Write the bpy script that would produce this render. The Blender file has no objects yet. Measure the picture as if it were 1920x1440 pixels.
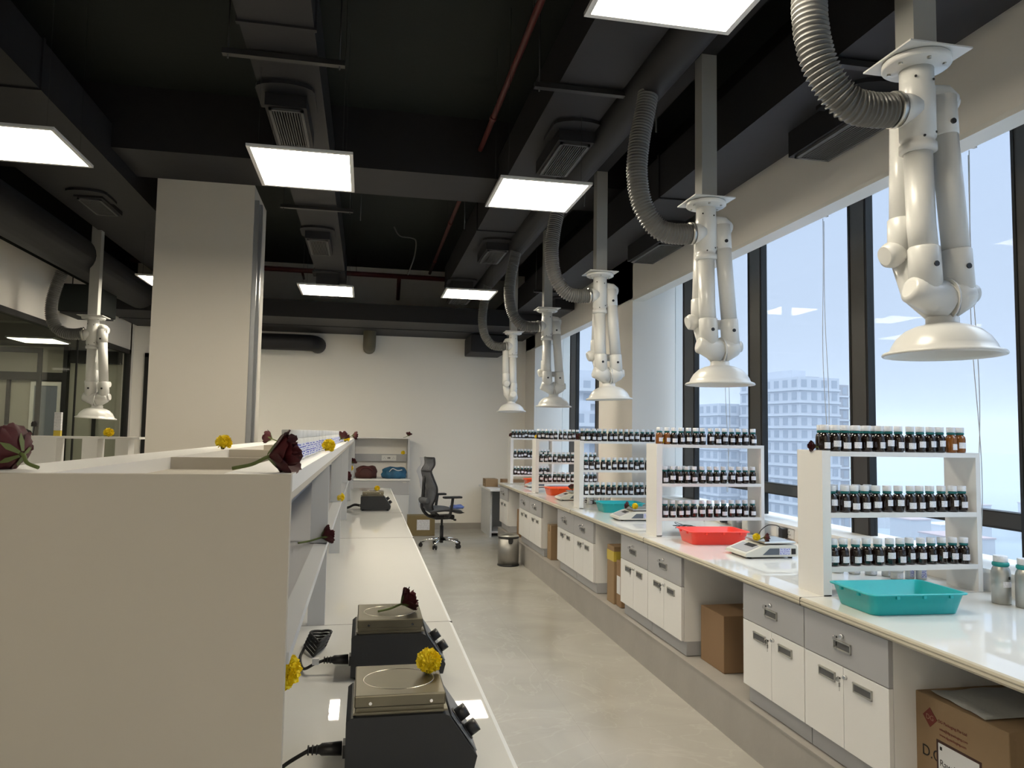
import bpy, bmesh, math, random
from mathutils import Vector, Matrix, Euler
PI = math.pi
random.seed(7)
SC = bpy.context.scene
COL = SC.collection

# ------------------------------------------------------------------ camera, world, exposure
cam_d = bpy.data.cameras.new('camera')
cam = bpy.data.objects.new('camera', cam_d); COL.objects.link(cam)
F = 1395.07
cam_d.sensor_width = 36.0; cam_d.sensor_fit = 'HORIZONTAL'
cam_d.lens = F / 1920.0 * 36.0
cam_d.clip_start = 0.02; cam_d.clip_end = 5000
yaw, pitch, roll = 0.193626, 0.0672900, 0.0159758
cy, sy, cp, sp, cr, sr = math.cos(yaw), math.sin(yaw), math.cos(pitch), math.sin(pitch), math.cos(roll), math.sin(roll)
fw = Vector((sy, cy, 0)); rt = Vector((cy, -sy, 0)); up = Vector((0, 0, 1))
f2 = fw * cp + up * sp; u2 = up * cp - fw * sp
r3 = rt * cr + u2 * sr; u3 = u2 * cr - rt * sr
mw = Matrix(((r3.x, u3.x, -f2.x, 0.0), (r3.y, u3.y, -f2.y, 0.0), (r3.z, u3.z, -f2.z, 1.6), (0, 0, 0, 1)))
cam.matrix_world = mw
SC.camera = cam
SC.view_settings.view_transform = 'Standard'
SC.view_settings.look = 'None'
SC.view_settings.gamma = 1.0
SC.view_settings.use_curve_mapping = False
SC.view_settings.exposure = 0.75

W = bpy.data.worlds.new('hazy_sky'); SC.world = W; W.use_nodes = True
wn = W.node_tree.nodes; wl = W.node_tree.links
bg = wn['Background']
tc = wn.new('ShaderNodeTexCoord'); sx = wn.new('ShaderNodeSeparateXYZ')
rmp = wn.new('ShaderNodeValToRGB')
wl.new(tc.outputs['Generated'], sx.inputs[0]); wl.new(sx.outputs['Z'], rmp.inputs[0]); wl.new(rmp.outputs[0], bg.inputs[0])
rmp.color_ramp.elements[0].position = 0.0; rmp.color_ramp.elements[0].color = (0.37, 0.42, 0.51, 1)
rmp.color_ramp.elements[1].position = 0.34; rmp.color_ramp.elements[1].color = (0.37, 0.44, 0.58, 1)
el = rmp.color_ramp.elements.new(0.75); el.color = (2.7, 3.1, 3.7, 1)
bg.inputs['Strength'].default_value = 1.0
LAMP_STRENGTH = 19.0

# ------------------------------------------------------------------ materials
MATS = {}
def mat(name, col=(0.8, 0.8, 0.8), rough=0.5, metal=0.0, spec=0.5, coat=0.0, trans=0.0, bump=0.0, bscale=40.0,
        var=0.0, vscale=3.0, alpha=1.0, emit=None, estr=0.0, ior=1.45):
    if name in MATS: return MATS[name]
    m = bpy.data.materials.new(name); m.use_nodes = True
    n = m.node_tree.nodes; l = m.node_tree.links; b = n['Principled BSDF']
    c4 = (col[0], col[1], col[2], 1)
    b.inputs['Base Color'].default_value = c4
    b.inputs['Roughness'].default_value = rough
    b.inputs['Metallic'].default_value = metal
    b.inputs['Specular IOR Level'].default_value = spec
    b.inputs['Coat Weight'].default_value = coat
    b.inputs['Transmission Weight'].default_value = trans
    b.inputs['Alpha'].default_value = alpha
    b.inputs['IOR'].default_value = ior
    t = n.new('ShaderNodeTexCoord')
    if var > 0:
        nz = n.new('ShaderNodeTexNoise'); nz.inputs['Scale'].default_value = vscale; nz.inputs['Detail'].default_value = 4
        l.new(t.outputs['Object'], nz.inputs['Vector'])
        mx = n.new('ShaderNodeMix'); mx.data_type = 'RGBA'
        k0 = 1 - var; k1 = 1 + var
        mx.inputs[6].default_value = (col[0]*k0, col[1]*k0, col[2]*k0, 1)
        mx.inputs[7].default_value = (min(1, col[0]*k1), min(1, col[1]*k1), min(1, col[2]*k1), 1)
        l.new(nz.outputs['Fac'], mx.inputs[0]); l.new(mx.outputs[2], b.inputs['Base Color'])
    if bump > 0:
        nb = n.new('ShaderNodeTexNoise'); nb.inputs['Scale'].default_value = bscale; nb.inputs['Detail'].default_value = 5
        l.new(t.outputs['Object'], nb.inputs['Vector'])
        bp = n.new('ShaderNodeBump'); bp.inputs['Strength'].default_value = bump; bp.inputs['Distance'].default_value = 0.01
        l.new(nb.outputs['Fac'], bp.inputs['Height']); l.new(bp.outputs[0], b.inputs['Normal'])
    if emit:
        b.inputs['Emission Color'].default_value = (emit[0], emit[1], emit[2], 1); b.inputs['Emission Strength'].default_value = estr
    MATS[name] = m
    return m

wall_m = mat('painted_plaster', (0.78, 0.75, 0.70), 0.7, bump=0.05, bscale=120, var=0.02)
column_m = mat('column_paint', (0.62, 0.58, 0.51), 0.75, bump=0.05, bscale=100, var=0.02)
black_m = mat('black_ceiling_paint', (0.0042, 0.0078, 0.0066), 0.8, bump=0.1, bscale=20, var=0.2)
duct_m = mat('black_duct_paint', (0.013, 0.013, 0.016), 0.6, bump=0.12, bscale=9, var=0.15, vscale=5)
grille_m = mat('grille_grey', (0.10, 0.10, 0.10), 0.5)
dark_m = mat('dark_void', (0.006, 0.006, 0.006), 0.9)
white_m = mat('white_laminate', (0.78, 0.77, 0.75), 0.35, var=0.01)
panelw_m = mat('cream_laminate', (0.47, 0.43, 0.36), 0.5, var=0.015)
grey_m = mat('grey_laminate', (0.40, 0.40, 0.41), 0.4, var=0.02)
greyl_m = mat('light_grey_laminate', (0.55, 0.56, 0.57), 0.4)
edge_m = mat('dark_edge', (0.10, 0.09, 0.08), 0.6)
kerb_m = mat('kerb_stone', (0.36, 0.34, 0.31), 0.55, bump=0.1, bscale=30, var=0.12, vscale=5)
steel_m = mat('brushed_steel', (0.55, 0.54, 0.50), 0.32, metal=1.0, bump=0.03, bscale=200)
chrome_m = mat('chrome', (0.75, 0.75, 0.75), 0.12, metal=1.0)
blackp_m = mat('black_plastic', (0.018, 0.018, 0.02), 0.42, coat=0.1)
bodyb_m = mat('charcoal_powder_coat', (0.017, 0.018, 0.020), 0.5, bump=0.05, bscale=300)
rubber_m = mat('black_rubber', (0.012, 0.012, 0.012), 0.6)
pvc_m = mat('white_polypropylene', (0.66, 0.66, 0.64), 0.3, coat=0.15)
post_m = mat('grey_post_paint', (0.36, 0.36, 0.34), 0.45, var=0.05)
frame_m = mat('dark_bronze_frame', (0.045, 0.042, 0.038), 0.4, var=0.1, vscale=8)
frameb_m = mat('black_gasket', (0.01, 0.01, 0.01), 0.6)
alu_m = mat('white_aluminium', (0.62, 0.62, 0.62), 0.4)
red_m = mat('red_oxide_pipe', (0.085, 0.014, 0.013), 0.5)
card_m = mat('cardboard', (0.30, 0.20, 0.11), 0.85, bump=0.08, bscale=60, var=0.08, vscale=6)
cardd_m = mat('brown_cardboard', (0.26, 0.16, 0.085), 0.85, bump=0.08, bscale=60, var=0.08)
paper_m = mat('white_paper', (0.72, 0.72, 0.72), 0.7)
tape_m = mat('yellow_tape', (0.55, 0.42, 0.06), 0.4)
teal_m = mat('teal_plastic', (0.012, 0.40, 0.42), 0.35, coat=0.1)
redt_m = mat('red_plastic', (0.92, 0.055, 0.035), 0.35, coat=0.1)
orange_m = mat('orange_red_plastic', (0.85, 0.10, 0.02), 0.35, coat=0.1)
bottle_m = mat('dark_amber_glass', (0.012, 0.006, 0.004), 0.08, spec=0.6, coat=0.4)
amber_m = mat('amber_glass', (0.28, 0.09, 0.012), 0.1, spec=0.6, coat=0.4, trans=0.3)
cap_m = mat('white_cap', (0.74, 0.75, 0.78), 0.4, bump=0.15, bscale=200)
ring_m = mat('teal_cap_ring', (0.01, 0.14, 0.14), 0.35)
rose_m = mat('rose_petal', (0.060, 0.005, 0.008), 0.6, var=0.35, vscale=25)
stem_m = mat('stem_green', (0.10, 0.13, 0.035), 0.6, var=0.2, vscale=30)
mari_m = mat('marigold_petal', (0.90, 0.66, 0.012), 0.6, var=0.2, vscale=40)
brownc_m = mat('maroon_bag_cloth', (0.06, 0.018, 0.014), 0.7, bump=0.4, bscale=30, var=0.3, vscale=10)
bluec_m = mat('blue_bag_cloth', (0.02, 0.10, 0.19), 0.6, bump=0.4, bscale=30, var=0.8, vscale=9)
mesh_m = mat('grey_chair_mesh', (0.10, 0.105, 0.115), 0.55, bump=0.3, bscale=400)
scalew_m = mat('ivory_plastic', (0.66, 0.65, 0.58), 0.35)
blue_m = mat('blue_print', (0.05, 0.06, 0.35), 0.5)
bluemid_m = mat('mid_blue_cloth', (0.12, 0.18, 0.45), 0.6)  # even mid blue of the folded cloth
ink_m = mat('black_ink', (0.02, 0.018, 0.016), 0.7)
redink_m = mat('red_ink', (0.17, 0.03, 0.02), 0.7)
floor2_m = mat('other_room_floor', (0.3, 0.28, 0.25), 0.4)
white_lip = mat('white_trim_paint', (0.72, 0.71, 0.67), 0.5)
hose_m = mat('grey_hose_plastic', (0.13, 0.13, 0.125), 0.35, coat=0.1)

def nodes(m): return m.node_tree.nodes, m.node_tree.links, m.node_tree.nodes['Principled BSDF']

def make_floor():
    m = mat('polished_floor_tile', (0.36, 0.34, 0.30), 0.2, spec=0.5)
    n, l, b = nodes(m)
    t = n.new('ShaderNodeTexCoord')
    nz = n.new('ShaderNodeTexNoise'); nz.inputs['Scale'].default_value = 1.3; nz.inputs['Detail'].default_value = 8; nz.inputs['Distortion'].default_value = 1.2
    nv = n.new('ShaderNodeTexNoise'); nv.inputs['Scale'].default_value = 0.9; nv.inputs['Detail'].default_value = 9; nv.inputs['Distortion'].default_value = 2.5
    l.new(t.outputs['Object'], nz.inputs['Vector']); l.new(t.outputs['Object'], nv.inputs['Vector'])
    r = n.new('ShaderNodeValToRGB'); r.color_ramp.elements[0].position = 0.3; r.color_ramp.elements[1].position = 0.72
    r.color_ramp.elements[0].color = (0.40, 0.385, 0.35, 1); r.color_ramp.elements[1].color = (0.49, 0.47, 0.43, 1)
    l.new(nz.outputs['Fac'], r.inputs[0])
    r2 = n.new('ShaderNodeValToRGB')
    r2.color_ramp.elements[0].position = 0.488; r2.color_ramp.elements[0].color = (0, 0, 0, 1)
    r2.color_ramp.elements[1].position = 0.50; r2.color_ramp.elements[1].color = (0.20, 0.20, 0.20, 1)
    e = r2.color_ramp.elements.new(0.512); e.color = (0, 0, 0, 1)
    l.new(nv.outputs['Fac'], r2.inputs[0])
    mx = n.new('ShaderNodeMix'); mx.data_type = 'RGBA'; mx.inputs[7].default_value = (0.62, 0.60, 0.56, 1)
    l.new(r2.outputs[0], mx.inputs[0]); l.new(r.outputs[0], mx.inputs[6]); 
    # thin tile joints
    br = n.new('ShaderNodeTexBrick'); br.offset = 0.0; br.inputs['Scale'].default_value = 1.0
    br.inputs['Brick Width'].default_value = 1.2; br.inputs['Row Height'].default_value = 0.8; br.inputs['Mortar Size'].default_value = 0.0015
    br.inputs['Color1'].default_value = (1, 1, 1, 1); br.inputs['Color2'].default_value = (1, 1, 1, 1); br.inputs['Mortar'].default_value = (0.90, 0.90, 0.90, 1)
    l.new(t.outputs['Object'], br.inputs['Vector'])
    m2 = n.new('ShaderNodeMix'); m2.data_type = 'RGBA'; m2.blend_type = 'MULTIPLY'; m2.inputs[0].default_value = 1
    l.new(mx.outputs[2], m2.inputs[6]); l.new(br.outputs['Color'], m2.inputs[7]); l.new(m2.outputs[2], b.inputs['Base Color'])
    return m
floor_m = make_floor()

def make_top(name, col):
    m = mat(name, col, 0.018, spec=0.5, var=0.015)
    return m
top_m = make_top('glossy_white_worktop', (0.70, 0.69, 0.65))
topedge_m = mat('bevelled_worktop_edge', (0.52, 0.48, 0.38), 0.4)

def glass_mat(name, tint, refl, rough=0.0):
    m = bpy.data.materials.new(name); m.use_nodes = True
    n = m.node_tree.nodes; l = m.node_tree.links
    for x in list(n):
        if x.type != 'OUTPUT_MATERIAL': n.remove(x)
    out = [x for x in n if x.type == 'OUTPUT_MATERIAL'][0]
    tr = n.new('ShaderNodeBsdfTransparent'); tr.inputs[0].default_value = (*tint, 1)
    gl = n.new('ShaderNodeBsdfGlossy'); gl.inputs['Roughness'].default_value = rough
    mx = n.new('ShaderNodeMixShader'); lw = n.new('ShaderNodeLayerWeight'); lw.inputs[0].default_value = 0.5
    pw = n.new('ShaderNodeMath'); pw.operation = 'POWER'; pw.inputs[1].default_value = 4.0; l.new(lw.outputs['Facing'], pw.inputs[0])
    ml = n.new('ShaderNodeMath'); ml.operation = 'MULTIPLY_ADD'; ml.inputs[1].default_value = 0.10; ml.inputs[2].default_value = refl; l.new(pw.outputs[0], ml.inputs[0])
    l.new(ml.outputs[0], mx.inputs[0]); l.new(tr.outputs[0], mx.inputs[1]); l.new(gl.outputs[0], mx.inputs[2]); l.new(mx.outputs[0], out.inputs[0])
    MATS[name] = m
    return m
glass_m = glass_mat('window_glass', (0.93, 0.96, 0.97), 0.004)
pglass_m = glass_mat('partition_glass', (0.88, 0.91, 0.88), 0.06)
film_m = glass_mat('clear_plastic_film', (0.93, 0.94, 0.97), 0.05, 0.12)

def lamp_mat():
    m = bpy.data.materials.new('lit_lamp_diffuser'); m.use_nodes = True
    b = m.node_tree.nodes['Principled BSDF']
    b.inputs['Base Color'].default_value = (0.8, 0.8, 0.7, 1)
    b.inputs['Emission Color'].default_value = (1.0, 0.90, 0.72, 1)
    b.inputs['Emission Strength'].default_value = LAMP_STRENGTH
    return m
lamp_m = lamp_mat()

lampd_m = mat('dim_lamp_diffuser', (0.8,0.8,0.7), 0.5, emit=(1.0,0.90,0.70), estr=4.0)
def stripes(name, base, line, scale, thr=0.6, axis='Z'):
    m = mat(name, base, 0.6)
    n, l, b = nodes(m)
    t = n.new('ShaderNodeTexCoord'); w = n.new('ShaderNodeTexWave'); w.wave_type = 'BANDS'; w.bands_direction = axis
    w.inputs['Scale'].default_value = scale; w.inputs['Distortion'].default_value = 0.0
    l.new(t.outputs['Object'], w.inputs['Vector'])
    nz = n.new('ShaderNodeTexNoise'); nz.inputs['Scale'].default_value = 260; l.new(t.outputs['Object'], nz.inputs['Vector'])
    r = n.new('ShaderNodeValToRGB'); r.color_ramp.elements[0].position = thr; r.color_ramp.elements[1].position = thr + 0.08
    l.new(w.outputs['Fac'], r.inputs[0])
    mm = n.new('ShaderNodeMath'); mm.operation = 'MULTIPLY'; l.new(r.outputs[0], mm.inputs[0])
    r2 = n.new('ShaderNodeValToRGB'); r2.color_ramp.elements[0].position = 0.45; r2.color_ramp.elements[1].position = 0.5
    l.new(nz.outputs['Fac'], r2.inputs[0]); l.new(r2.outputs[0], mm.inputs[1])
    mx = n.new('ShaderNodeMix'); mx.data_type = 'RGBA'; mx.inputs[6].default_value = (*base, 1); mx.inputs[7].default_value = (*line, 1)
    l.new(mm.outputs[0], mx.inputs[0]); l.new(mx.outputs[2], b.inputs['Base Color'])
    return m
label_m = stripes('printed_bottle_label', (0.86, 0.86, 0.90), (0.35, 0.35, 0.38), 120, 0.75)
lblblue_m = stripes('blue_printed_label', (0.72, 0.74, 0.82), (0.03, 0.05, 0.45), 45, 0.35)
lblbox_m = stripes('printed_box_label', (0.74, 0.74, 0.76), (0.3, 0.3, 0.32), 22, 0.6)

# ------------------------------------------------------------------ mesh helpers
class MB:
    def __init__(s): s.bm = bmesh.new()
    def _m(s, geom, mi, smooth=False):
        for f in geom:
            f.material_index = mi
            if smooth: f.smooth = True
    def box(s, x0, x1, y0, y1, z0, z1, mi=0, M=None, bev=0.0):
        vs = [s.bm.verts.new(Vector(c)) for c in ((x0,y0,z0),(x1,y0,z0),(x1,y1,z0),(x0,y1,z0),(x0,y0,z1),(x1,y0,z1),(x1,y1,z1),(x0,y1,z1))]
        fs = [s.bm.faces.new([vs[i] for i in q]) for q in ((3,2,1,0),(4,5,6,7),(0,1,5,4),(1,2,6,5),(2,3,7,6),(3,0,4,7))]
        s._m(fs, mi)
        if bev > 0:
            es = list({e for f in fs for e in f.edges})
            r = bmesh.ops.bevel(s.bm, geom=es, offset=bev, segments=2, affect='EDGES', profile=0.5)
            nf = [f for f in r['faces']]
            s._m(nf, mi)
            vs = list({v for f in nf for v in f.verts} | {v for v in vs if v.is_valid})
        if M is not None:
            for v in vs: v.co = M @ v.co
        return s
    def prism(s, pts, axis, a, b, mi=0, smooth=False):
        # pts: 2D polygon; axis 'x': (y,z) extruded in x ; 'y': (x,z) ; 'z': (x,y)
        def P(p, t):
            if axis == 'x': return (t, p[0], p[1])
            if axis == 'y': return (p[0], t, p[1])
            return (p[0], p[1], t)
        A = [s.bm.verts.new(P(p, a)) for p in pts]; B = [s.bm.verts.new(P(p, b)) for p in pts]
        n = len(pts); fs = []
        fs.append(s.bm.faces.new(A)); fs.append(s.bm.faces.new(list(reversed(B))))
        for i in range(n):
            f = s.bm.faces.new((A[i], B[i], B[(i+1) % n], A[(i+1) % n])); fs.append(f)
            if smooth: f.smooth = True
        s._m(fs, mi)
        return s
    def lathe(s, prof, c=(0,0,0), n=24, mi=0, M=None, cap=True):
        rings = []
        for r, z in prof:
            rings.append([s.bm.verts.new((r*math.cos(2*PI*i/n), r*math.sin(2*PI*i/n), z)) for i in range(n)])
        fs = []
        for a, b in zip(rings[:-1], rings[1:]):
            for i in range(n):
                f = s.bm.faces.new((a[i], a[(i+1)%n], b[(i+1)%n], b[i])); f.smooth = True; fs.append(f)
        if cap:
            if prof[0][0] > 1e-5: fs.append(s.bm.faces.new(list(reversed(rings[0]))))
            if prof[-1][0] > 1e-5: fs.append(s.bm.faces.new(rings[-1]))
        s._m(fs, mi)
        T = Matrix.Translation(c) if M is None else Matrix.Translation(c) @ M
        for rg in rings:
            for v in rg: v.co = T @ v.co
        return s
    def tube(s, pts, rad, n=12, mi=0, cap=True, sm=True):
        pts = [Vector(p) for p in pts]
        N = len(pts)
        rads = rad if isinstance(rad, (list, tuple)) else [rad]*N
        t0 = (pts[1]-pts[0]).normalized()
        ref = Vector((0,0,1)) if abs(t0.z) < 0.9 else Vector((1,0,0))
        u = t0.cross(ref).normalized()
        rings = []
        for i, p in enumerate(pts):
            t = (pts[min(i+1,N-1)] - pts[max(i-1,0)])
            t = t.normalized() if t.length > 1e-9 else t0
            u = (u - t*u.dot(t))
            u = u.normalized() if u.length > 1e-6 else t.orthogonal().normalized()
            w = t.cross(u)
            rings.append([s.bm.verts.new(p + (u*math.cos(2*PI*k/n) + w*math.sin(2*PI*k/n))*rads[i]) for k in range(n)])
        fs = []
        for a, b in zip(rings[:-1], rings[1:]):
            for k in range(n):
                f = s.bm.faces.new((a[k], a[(k+1)%n], b[(k+1)%n], b[k])); f.smooth = sm; fs.append(f)
        if cap:
            fs.append(s.bm.faces.new(list(reversed(rings[0])))); fs.append(s.bm.faces.new(rings[-1]))
        s._m(fs, mi)
        return s
    def quad(s, a, b, c, d, mi=0, smooth=False):
        f = s.bm.faces.new([s.bm.verts.new(v) for v in (a,b,c,d)]); f.material_index = mi; f.smooth = smooth
        return s
    def build(s, name, m, parent=None, loc=None, rot=None):
        me = bpy.data.meshes.new(name)
        bmesh.ops.recalc_face_normals(s.bm, faces=s.bm.faces)
        s.bm.to_mesh(me); s.bm.free()
        for x in (m if isinstance(m, (list, tuple)) else [m]): me.materials.append(x)
        o = bpy.data.objects.new(name, me); COL.objects.link(o)
        if parent is not None: o.parent = parent
        if loc is not None: o.location = loc
        if rot is not None: o.rotation_euler = rot
        return o
def bez(P, n=20):
    # catmull-rom through points
    P = [Vector(p) for p in P]; out = []
    Q = [P[0]*2-P[1]] + P + [P[-1]*2-P[-2]]
    for i in range(1, len(Q)-2):
        for k in range(n):
            t = k/n; a, b, c, d = Q[i-1], Q[i], Q[i+1], Q[i+2]
            out.append(0.5*((2*b) + (c-a)*t + (2*a-5*b+4*c-d)*t*t + (3*b-a-3*c+d)*t**3))
    out.append(P[-1]); return out

def tag(o, label=None, cat=None, group=None, kind=None):
    if label: o['label'] = label
    if cat: o['category'] = cat
    if group: o['group'] = group
    if kind: o['kind'] = kind
    return o
def thing(name, label, cat, loc=(0,0,0), rz=0, group=None):
    o = bpy.data.objects.new(name, None); COL.objects.link(o); o.empty_display_size = 0.05
    o.location = loc; o.rotation_euler = (0, 0, rz)
    return tag(o, label, cat, group)
def S(o, label=None):
    o['kind'] = 'structure'
    if label: o['label'] = label
    return o
def dup(root, loc, rz=0, label=None, group=None):
    def rec(o, p):
        c = o.copy(); COL.objects.link(c); c.parent = p
        for ch in o.children: rec(ch, c)
        return c
    r = rec(root, None); r.location = loc; r.rotation_euler = (0, 0, rz)
    if label: r['label'] = label
    if group: r['group'] = group
    return r
ORD = ['first','second','third','fourth','fifth','sixth','seventh','eighth','ninth','tenth','eleventh','twelfth','thirteenth','fourteenth','fifteenth']
def text_part(body, size, parent, M, m, name='printed_text', extr=0.0002, align='LEFT'):
    cu = bpy.data.curves.new(name, 'FONT'); cu.body = body; cu.size = size; cu.extrude = extr; cu.align_x = align
    o = bpy.data.objects.new(name, cu)
    COL.objects.link(o)
    bpy.context.view_layer.update()
    me = bpy.data.meshes.new_from_object(o.evaluated_get(bpy.context.evaluated_depsgraph_get()))
    COL.objects.unlink(o); bpy.data.objects.remove(o)
    me.materials.clear(); me.materials.append(m)
    p = bpy.data.objects.new(name, me); COL.objects.link(p); p.parent = parent; p.matrix_local = M
    return p

# ================================================================== ROOM SHELL
YB = 12.56; XL = -3.6; XW = 3.2; CZ = 4.35; YR = -3.6
S(MB().box(XL, 3.4, YR, YB+0.2, -0.1, 0.0).build('floor', floor_m), 'polished beige grey veined floor tiles')
S(MB().box(-9, 3.6, YR-0.2, YB+0.2, CZ, CZ+0.15).build('ceiling', black_m), 'black painted exposed ceiling slab')
S(MB().box(-9, 3.4, YB, YB+0.2, 0, CZ).build('wall_back', mat('light_boosted_plaster', (0.88, 0.85, 0.79), 0.7, bump=0.05, bscale=120)), 'plain off-white wall at far end of room')  # wall plaster lightened in colour here, standing in for missing far-end light
S(MB().box(-9, 3.4, YR-0.2, YR, 0, CZ).build('wall_front', wall_m))
S(MB().box(0.9, 2.7, YB-0.015, YB-0.001, 0, 0.10).build('baseboard_back', kerb_m))
# window wall: low wall + sill, soffit, columns
lw = MB(); lw.box(2.95, 3.3, YR, YB, 0, 0.975); lw.box(2.93, 3.3, YR, YB, 0.975, 0.995, 1)
S(lw.build('wall_right', [wall_m, white_lip]), 'low wall and sill under the windows')
S(MB().box(2.70, 2.80, YR, YB, 3.03, 3.55).box(2.66, 3.35, YR, YB, 3.55, CZ, 1).box(2.80, 3.35, YR, YB, 3.45, 3.55, 0).build('trim_1', [wall_m, black_m]), 'off-white soffit board running above the windows')
S(MB().box(2.695, 2.82, YR, YB, 3.005, 3.032).build('trim_2', white_lip), 'white lip along the lower edge of the soffit')
S(MB().box(2.70, 3.35, 7.30, 8.42, 0, CZ, 0).build('trim_3', wall_m), 'off-white column between the windows')
S(MB().box(2.70, 3.35, 11.85, YB, 0, CZ, 0).build('trim_4', wall_m), 'off-white column in the far window corner')
# plinth kerb under the right bench
pk = MB(); pk.box(1.952, 2.95, -1.5, 10.85, 0, 0.238); pk.box(1.946, 2.95, -1.5, 10.85, 0.238, 0.245, 1)
S(pk.build('trim_5', [kerb_m, kerb_m]), 'grey stone kerb under the window bench')
# windows: mullions + panes + transom
mull = [(-3.5,-3.36), (-2.15,-1.99), (-0.86,-0.70), (0.42,0.58), (1.64,1.80), (2.94,3.08), (4.23,4.37), (5.53,5.70), (6.79,7.01), (9.76,9.93), (10.96,11.26)]
def bay(i, y0, y1, left, right):
    w = thing('window_%d' % i, None, None, (0,0,0)); S(w); del_ = [k for k in ('category',) if k in w.keys()]
    f = MB()
    if left: 
        a, b = left
        f.box(3.14, 3.19, a, b, 0.97, 3.5); f.box(3.145, 3.195, a-0.018, a, 0.97, 3.5, 1); f.box(3.135, 3.195, b, b+0.018, 0.97, 3.5, 1)
    f.box(3.14, 3.20, y0, y1, 1.175, 1.245); f.box(3.138, 3.205, y0, y1, 1.245, 1.252, 1); f.box(3.138, 3.205, y0, y1, 1.165, 1.175, 1)
    f.box(3.14, 3.20, y0, y1, 0.965, 0.985, 1)
    f.build('window_frame', [frame_m, frameb_m], w)
    MB().box(3.172, 3.178, y0, y1, 1.252, 3.48).box(3.172, 3.178, y0, y1, 0.985, 1.165).build('window_pane', glass_m, w)
    return w
seq = []
for i in range(len(mull)):
    a, b = mull[i]
    y0 = b + 0.018
    if i == 8: y1 = 7.30
    elif i+1 < len(mull): y1 = mull[i+1][0] - 0.018
    else: y1 = 11.85
    if i == 8: seq.append((y0, y1, mull[i]))
    else: seq.append((y0, y1, mull[i]))
k = 1
for (y0, y1, m_) in seq:
    bay(k, y0, y1, m_, None); k += 1
bay(k, 8.42, 9.912, None, None)
# left wall with glass partition
lwm = MB(); lwm.box(XL-0.1, XL, YR, 12.45, 0, 1.10); lwm.box(XL-0.1, XL, YR, 12.45, 2.80, 3.45); lwm.box(XL-0.1, XL, 12.38, YB, 0, 3.45); lwm.box(XL-0.1, XL, YR, YB, 3.45, CZ, 1)
S(lwm.build('wall_left', [wall_m, black_m]), 'off-white wall around the glass partition')
gp = thing('window_20', None, None); S(gp)
f = MB()
f.box(XL-0.06, XL+0.02, -3.5, 12.38, 2.74, 2.80); f.box(XL-0.06, XL+0.02, -3.5, 12.38, 1.10, 1.15)
f.box(XL-0.06, XL+0.02, 12.30, 12.38, 1.10, 2.80)
for yy in (-0.4, 3.1, 6.6, 10.3): f.box(XL-0.03, XL-0.01, yy, yy+0.02, 1.15, 2.74)
f.build('window_frame', frameb_m, gp)
MB().box(XL-0.025, XL-0.017, -3.5, 12.30, 1.15, 2.74).build('window_pane', pglass_m, gp)
# glass door in the back wall beside the column
dr = thing('door_1', None, None); S(dr)
MB().box(-3.42, -3.36, YB-0.05, YB, 0, 2.78).box(-2.5, -2.44, YB-0.05, YB, 0, 2.78).box(-3.42, -2.44, YB-0.05, YB, 2.72, 2.78).build('door_frame', frameb_m, dr)
MB().box(-3.36, -2.5, YB-0.03, YB-0.02, 0, 2.72).build('glass_leaf', mat('black_gloss_glass', (0.01,0.01,0.01), 0.03, spec=0.6), dr)
# next room seen through the partition
S(MB().box(-9, XL-0.1, YR, YB, -0.1, 0.0).build('floor_2', floor2_m))
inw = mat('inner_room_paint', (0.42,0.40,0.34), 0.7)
S(MB().box(-8.2, -8.0, YR, YB, 0, CZ).build('wall_left_2', inw), 'wall of the room behind the glass')
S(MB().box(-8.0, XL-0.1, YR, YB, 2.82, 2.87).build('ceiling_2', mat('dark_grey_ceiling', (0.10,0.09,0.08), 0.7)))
ip = MB(); ip.box(-8.0, -3.7, 12.46, YB, 0, 2.82); ip.box(-6.4, -4.52, 12.38, 12.459, 2.30, 2.42, 1); ip.box(-4.52, -4.46, 12.34, 12.459, 0, 2.82, 1); ip.box(-4.46, -3.72, 12.40, 12.459, 2.58, 2.78, 1)
ip.box(-4.10, -4.06, 12.40, 12.459, 0, 2.579, 1); ip.box(-5.30, -5.26, 12.40, 12.459, 0, 2.299, 1)
S(ip.build('wall_inner', [inw, frameb_m]), 'inner wall with dark frames in the room behind the glass')
d = thing('door_2', None, None); S(d)
MB().box(-4.97, -4.92, 12.40, 12.459, 0, 2.28).box(-4.60, -4.55, 12.40, 12.459, 0, 2.28).box(-4.92, -4.60, 12.40, 12.459, 2.22, 2.28).build('door_frame', white_lip, d)
MB().box(-4.919, -4.601, 12.42, 12.459, 0, 2.219).build('door_leaf', mat('blue_grey_door', (0.20,0.22,0.26), 0.5), d)
pt = MB(); pt.box(-5.9, -3.9, 10.0, 10.03, 2.50, 2.56); pt.box(-4.9, -4.86, 10.0, 10.03, 0, 2.499); pt.box(-3.95, -3.9, 10.0, 10.03, 0, 2.499)
S(pt.build('trim_8', frameb_m), 'thin dark partition frame inside the room behind the glass')
# square column by the island, with conduit
S(MB().box(-1.88, -1.05, 7.0, 7.80, 0, 3.83).build('trim_6', column_m), 'wide beige column behind the island bench')
S(MB().box(XL, 2.66, 6.30, 7.0, 3.83, CZ).build('trim_7', duct_m), 'black beam crossing the ceiling')
cd = MB(); cd.box(-1.05, -1.01, 7.02, 7.05, 0, 3.7); cd.box(-1.05, -1.02, 7.09, 7.11, 0, 3.7); cd.box(-1.05, -1.0, 7.15, 7.21, 0, 3.7)
tag(cd.build('cable_trunking', mat('galvanised_trunking', (0.35,0.36,0.37), 0.35, metal=0.6)), 'grey vertical cable trunking on the side of the wide column', 'trunking')

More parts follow.
